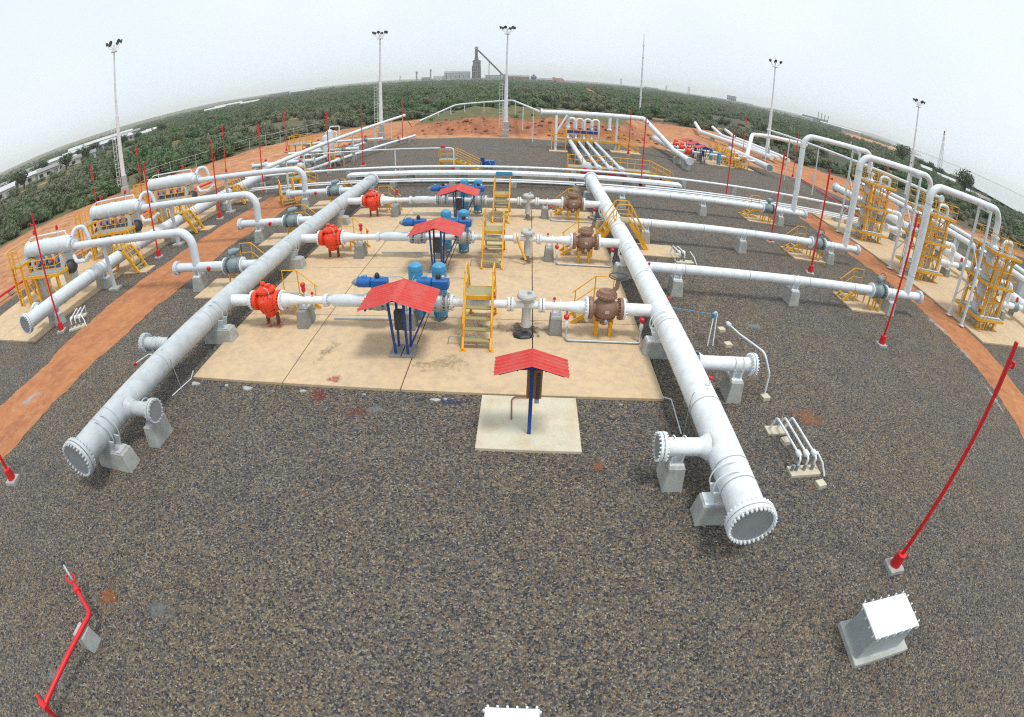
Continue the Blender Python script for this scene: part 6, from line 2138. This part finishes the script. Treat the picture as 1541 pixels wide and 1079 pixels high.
x, y = azp(-50.6, 215); tree('dark tree among the white town roofs at the left', x, y, 6.5, 8, 6, 'dark trees in the town')
x, y = azp(-56.5, 215); tree('dark tree beside the nearest town building at the left edge', x, y, 7, 10, 7, 'dark trees in the town')
x, y = azp(-53.6, 260); tree('dark tree behind the nearest town building', x, y, 7, 9, 8, 'dark trees in the town')
x, y = azp(-47.2, 330); tree('dark tree before the long pale sheds of the town', x, y, 6, 11, 9, 'dark trees in the town')

for k in range(12):
    az = (-58.3, -57.6, -55.7, -54.4, -53.0, -51.9, -49.0, -48.1, -45.2, -44.0, -42.2, -39.5)[k]
    r = (215, 260, 200, 290, 240, 330, 300, 215, 300, 260, 300, 290)[k]
    x, y = azp(az, r)
    tree('small town tree, %s counted from the left picture edge' % ('first', 'second', 'third', 'fourth', 'fifth', 'sixth', 'seventh', 'eighth', 'ninth', 'tenth', 'eleventh', 'twelfth')[k], x, y, 4.5 + (k * 7 % 5) * 0.6, 5 + (k * 3 % 4), 40 + k, 'small trees in the town')

# buildings
def house(lab, az, r, w, d, h, wall, roof, pitch=1.2, rz=None, wins=4, grp='low buildings of the left town', flat=False):
    x, y = azp(az, r)
    rz = radians(-az) if rz is None else rz
    t = thing('building', lab, 'building', (x, y, ground_z(x, y) - 0.3), rz, grp)
    MB().box((0, 0, h / 2), (w, d, h)).build('wall', wall, t, False)
    mb = MB()
    o = 0.4
    if flat:
        mb.box((0, 0, h + 0.15), (w + 2 * o, d + 2 * o, 0.3))
    else:
        vs = [(-w / 2 - o, -d / 2 - o, h), (w / 2 + o, -d / 2 - o, h), (w / 2 + o, 0, h + pitch), (-w / 2 - o, 0, h + pitch), (-w / 2 - o, d / 2 + o, h), (w / 2 + o, d / 2 + o, h)]
        vs += [(a, b, c - 0.15) for a, b, c in vs]
        mb.add(vs, [(0, 1, 2, 3), (3, 2, 5, 4), (9, 8, 7, 6), (10, 11, 8, 9), (0, 6, 7, 1), (4, 5, 11, 10), (0, 3, 9, 6), (3, 4, 10, 9), (1, 7, 8, 2), (2, 8, 11, 5)])
    mb.build('roof', roof, t, False)
    for k in range(wins):
        wx = -w / 2 + (k + 0.5) * w / wins
        MB().box((wx, -d / 2 - 0.03, h * 0.52), (min(1.8, w / wins * 0.5), 0.08, h * 0.38)).build('window', 'glass', t, False)
    MB().box((w * 0.32, -d / 2 - 0.04, h * 0.33), (1.4, 0.1, h * 0.66)).build('door', 'roofgrey', t, False)
    return t
TOWN = [(-59.0, 195, 22, 12, 4.5, 'wall', 'roofwhite', 'nearest white building with dark openings at the left picture edge'),
        (-57.2, 240, 30, 12, 5, 'wallgrey', 'roofgrey', 'grey shed behind the nearest building at the left edge'),
        (-55.0, 230, 16, 10, 4.5, 'wall', 'roofwhite', 'low white house with pale roof second from the left edge'),
        (-54.2, 330, 34, 14, 5, 'wallgrey', 'roofgrey', 'broad grey shed on the left town skyline'),
        (-52.6, 225, 14, 9, 4.5, 'wall', 'roofgrey', 'white house with grey roof before the skyline shed'),
        (-51.6, 300, 22, 12, 6, 'wall', 'roofwhite', 'white two bay building in the middle of the left town'),
        (-50.2, 270, 12, 8, 4, 'wall', 'roofwhite', 'small bright house just right of the town tree'),
        (-49.6, 350, 20, 12, 5.5, 'wallgrey', 'roofwhite', 'pale shed behind the small bright house'),
        (-48.6, 240, 18, 9, 4, 'wall', 'roofgrey', 'long low house at the front of the left town'),
        (-46.4, 450, 80, 16, 6.0, 'wall', 'roofwhite', 'very long pale industrial shed left of the tall mast'),
        (-45.8, 340, 50, 12, 4.5, 'wallgrey', 'roofwhite', 'second long pale shed in front of the very long one'),
        (-43.0, 400, 22, 14, 6, 'wallgrey', 'roofgrey', 'grey shed half hidden by the tall left mast'),
        (-41.6, 330, 14, 8, 3.5, 'wall', 'roofwhite', 'small white hut right of the tall left mast'),
        (-40.2, 350, 16, 8, 3.5, 'wall', 'roofwhite', 'second small white hut right of the tall left mast'),
        (-33.5, 620, 34, 14, 5, 'wall', 'roofwhite', 'far pale building left end of the distant row'),
        (-32.0, 640, 46, 14, 6, 'wallgrey', 'roofwhite', 'far long pale building in the distant row'),
        (-29.6, 600, 30, 12, 5, 'wall', 'roofwhite', 'far pale building right end of the distant row'),
        (-26.5, 1100, 60, 20, 12, 'wallgrey', 'roofgrey', 'distant grey block on the skyline left of centre'),
        (-24.0, 1150, 80, 20, 9, 'wallgrey', 'roofwhite', 'distant pale hall on the skyline left of centre')]
for k, (az, r, w, d, h, wm, rm, lab) in enumerate(TOWN):
    house(lab, az, r, w * 0.72, d * 0.8, h * 0.72, wm, rm, pitch=1.0 + 0.012 * w, rz=radians(-az) + random.uniform(-0.35, 0.35), wins=max(3, int(w / 5)))
RT = [(21.4, 1500, 26, 16, 22, 'wallgrey', 'roofgrey', True, 'distant dark tower block on the right skyline'),
      (22.6, 1500, 60, 18, 9, 'wall', 'roofgrey', False, 'distant pale hall right of the tower block'),
      (20.2, 1450, 50, 18, 8, 'wallgrey', 'roofgrey', False, 'distant grey hall left of the tower block'),
      (26.8, 1200, 60, 16, 9, 'wall', 'roofgrey', False, 'distant pale works behind the right floodlight mast'),
      (28.6, 1150, 70, 16, 8, 'wall', 'roofgrey', False, 'distant long works right of the floodlight mast'),
      (30.5, 1250, 60, 20, 14, 'wallgrey', 'roofgrey', True, 'distant grey boiler house under four chimneys'),
      (33.4, 1150, 90, 16, 8, 'wallgrey', 'roofwhite', False, 'distant long shed right of the four chimneys'),
      (12.8, 1500, 40, 14, 9, 'wallgrey', 'roofgrey', False, 'distant low hall on the skyline right of the antenna')]
for az, r, w, d, h, wm, rm, fl, lab in RT:
    house(lab, az, r, w, d, h, wm, rm, 2.0, wins=5, grp='distant works on the right skyline', flat=fl)
house('small white house among dark trees by the river', 43.4, 320, 7, 5, 2.8, 'wall', 'roofwhite', 1.4, wins=2, grp='riverside houses')
house('long white house right of the riverside trees', 45.8, 330, 12, 6, 2.6, 'wall', 'roofwhite', 1.2, wins=5, grp='riverside houses')
house('ochre shed below the big lone riverside tree', 50.0, 215, 9, 6, 3.0, 'paleearth', 'roofgrey', 1.0, wins=2, grp='riverside houses')
house('white roofed shed right of the big lone riverside tree', 49.2, 230, 7, 5, 2.8, 'wall', 'roofwhite', 1.0, wins=2, grp='riverside houses')
for k in range(4):
    x, y = azp(30.85 + 0.36 * k, 1240)
    t = thing('chimney', 'slim distant chimney on the right skyline, %s of four' % ('first', 'second', 'third', 'fourth')[k], 'chimney', (x, y, -1), group='four distant chimneys')
    MB().cyl((0, 0, 0), (0, 0, 28 - k * 1.5), 1.3, 0.9, 10).build('shaft', 'roofgrey', t)
    MB().lathe([(0, 1.05), (1.2, 1.05)], (0, 0, 27 - k * 1.5), Z, 10).build('rim', 'dark', t)

# blast furnace works on the skyline
fx, fy = azp(-5.58, 1500)
t = thing('blast_furnace', 'tall dark furnace tower with sloping conveyor on the skyline', 'furnace tower', (fx, fy, -2), radians(5.58))
m_ = MB().box((0, 0, 30), (25, 18, 60), 0, (21, 15)); m_.build('body', 'furnace', t, False)
for k in range(6):
    MB().box((0, 0, 6 + 10 * k), (27 - 0.5 * k, 19, 1.0)).build('floor_band', 'roofgrey', t, False)
for sx in (-9.0, -3, 3.0, 9.0):
    MB().box((sx, -9.4, 29), (0.9, 0.9, 58)).build('column', 'roofgrey', t, False)
MB().box((-1, 0, 66), (12, 10, 14), 0, (8, 8)).build('throat', 'furnace', t, False)
MB().box((-1.5, 0, 82), (8, 8, 22)).build('top_shaft', 'furnace', t, False)
MB().box((-1.5, 0, 97), (10, 8, 7)).build('head_house', 'roofgrey', t, False)
MB().tube([(-12, 0, 2), (-12, 0, 42), (-8, 0, 44)], 1.1, 8, 2).build('gas_main', 'furnace', t)
MB().bar((3, 0, 90), (74, 0, 15), 4.0, 4.5).build('conveyor', 'furnace', t, False)
MB().bar((34, 0, 0), (34, 0, 56), 2.0).build('conveyor_trestle', 'rust', t, False)
MB().bar((66, 0, 0), (66, 0, 22), 2.4).build('conveyor_trestle', 'rust', t, False)
MB().box((78, 0, 10), (14, 12, 20)).build('tail_house', 'roofgrey', t, False)
for lab, az, w, d, h, wm, rm, fl in (('long dark roofed casting hall left of the furnace', -7.6, 70, 30, 24, 'wallgrey', 'roofgrey', False),
                                     ('lower pale hall in front of the casting hall', -8.9, 62, 24, 11, 'roofwhite', 'roofgrey', False),
                                     ('dark low works right of the furnace base', -3.8, 44, 20, 16, 'wallgrey', 'roofgrey', True),
                                     ('rust coloured works right of the near light mast', -1.2, 60, 20, 13, 'rust', 'roofgrey', False),
                                     ('rust coloured low works by the spherical tank', 1.6, 40, 16, 7, 'rust', 'roofgrey', False),
                                     ('grey round topped silo house left of the works', -10.9, 24, 18, 13, 'wallgrey', 'roofgrey', True)):
    house(lab, az, 1480, w, d, h, wm, rm, 5.0, wins=6, grp='works around the furnace', flat=fl)
for k, (az, h, lab) in enumerate(((-11.87, 31, 'red topped stack left of the furnace works'), (-10.4, 36, 'thin pale stack right of the red topped one'))):
    x, y = azp(az, 1500)
    o = thing('chimney', lab, 'chimney', (x, y, -2), group='stacks left of the furnace')
    MB().cyl((0, 0, 0), (0, 0, h - 6), 2.6, 1.8, 10).build('shaft', 'roofgrey', o)
    MB().cyl((0, 0, h - 6), (0, 0, h), 2.8, 2.8, 10).build('top', 'rust' if k == 0 else 'roofgrey', o)
x, y = azp(0.42, 1500)
t = thing('storage_sphere', 'dark blue spherical tank on the skyline right of the mast', 'tank', (x, y, -2))
MB().lathe([(0, 1), (1.2, 5), (3.5, 7.6), (7, 8.8), (10.5, 7.6), (12.8, 5), (14, 1)], (0, 0, 5), Z, 20).build('shell', 'blue', t)
MB().lathe([(0, 2.4), (3, 2.0)], (0, 0, 18.5), Z, 12).build('top_dome', 'rust', t)
for k in range(6):
    a = k * pi / 3
    MB().cyl((6.5 * cos(a), 6.5 * sin(a), 0), (6.5 * cos(a), 6.5 * sin(a), 9), 0.6, n=6).build('leg', 'rust', t)
x, y = azp(2.9, 1500)
t = thing('spoil_heap', 'dark stockpile heap right of the spherical tank', 'heap', (x, y, -2))
lump(MB(), (0, 0, 0), (22, 14, 16), seed=5).build('heap', 'rust', t)
# electricity pylons far off
for k, (az, r, h) in enumerate(((9.6, 1400, 26), (14.4, 1500, 24), (16.8, 1450, 28), (-15.8, 1500, 26), (-13.6, 1600, 22))):
    x, y = azp(az, r)
    t = thing('pylon', 'faint distant pylon on the skyline, %s' % ('next to the antenna', 'well right of the antenna', 'farthest right of the antenna', 'leftmost near the second mast', 'between second mast and furnace')[k], 'pylon', (x, y, -2), group='faint distant pylons')
    mb = MB()
    for a in (-1, 1):
        for b in (-1, 1):
            mb.bar((a * 2.6, b * 2.6, 0), (a * 0.4, b * 0.4, h), 0.45)
    mb.build('legs_frame', 'roofgrey', t, False)
    for zz, ww in ((h * 0.72, 9), (h * 0.88, 7)):
        MB().bar((-ww / 2, 0, zz), (ww / 2, 0, zz), 0.5).build('cross_arm', 'roofgrey', t, False)
# lattice mast near the river
x, y = azp(44.85, 420)
t = thing('lattice_tower', 'red and white lattice tower on the right skyline', 'tower', (x, y, ground_z(x, y)))
H_ = 34.0
for k in range(8):
    z0, z1 = H_ * k / 8, H_ * (k + 1) / 8
    mb = MB()
    w0, w1 = 1.5 - 1.2 * k / 8, 1.5 - 1.2 * (k + 1) / 8
    c4 = ((-1, -1), (1, -1), (1, 1), (-1, 1))
    for j in range(4):
        a, b = c4[j], c4[(j + 1) % 4]
        mb.bar((a[0] * w0, a[1] * w0, z0), (a[0] * w1, a[1] * w1, z1), 0.14)
        mb.bar((a[0] * w0, a[1] * w0, z0), (b[0] * w1, b[1] * w1, z1), 0.08)
        mb.bar((a[0] * w0, a[1] * w0, z0), (b[0] * w0, b[1] * w0, z0), 0.08)
    mb.build('lattice_section', 'rust' if k % 3 == 1 else 'roofgrey', t, False)
MB().lathe([(0, 0.5), (1.6, 0.5)], (0, 0, H_ - 1.5), Z, 10).build('antenna_drum', 'dark', t)

# low hills beyond the river, on the hazy skyline
mb = MB()
N = 60
vs, fs = [], []
for k in range(N + 1):
    az = 26 + 60 * k / N
    hgt = 14 + 40 * max(0, noise.noise(Vector((k * 0.13, 2.0, 0)))) + 12 * max(0, noise.noise(Vector((k * 0.5, 4.0, 0))))
    for rr, f in ((6200, 0.0), (6800, 0.7), (7400, 1.0), (8600, 0.0)):
        x, y = azp(az, rr)
        vs.append((x, y, -3 + hgt * f))
for k in range(N):
    for j in range(3):
        a = k * 4 + j
        fs.append((a, a + 4, a + 5, a + 1))
mb.add(vs, fs)
me = mb.mesh('far_hills', 'terrain')
o = bpy.data.objects.new('far_hills', me); COL.objects.link(o); struct(o)

# ------------------------------------------------------------------ haze
m = bpy.data.materials.new('haze_air')
m.use_nodes = True
nt = m.node_tree
nt.nodes.clear()
vo = nt.nodes.new('ShaderNodeVolumePrincipled')
vo.inputs['Color'].default_value = (0.975, 0.985, 1.0, 1)
vo.inputs['Density'].default_value = HAZE
vo.inputs['Anisotropy'].default_value = 0.0
out = nt.nodes.new('ShaderNodeOutputMaterial')
nt.links.new(vo.outputs[0], out.inputs['Volume'])
mb = MB().box((0, 6000, 50), (32000, 18000, 124))
hz = mb.build('haze', m, None, False)
hz['kind'] = 'stuff'
hz['label'] = 'pale haze in the air over the land'
hz['category'] = 'haze'
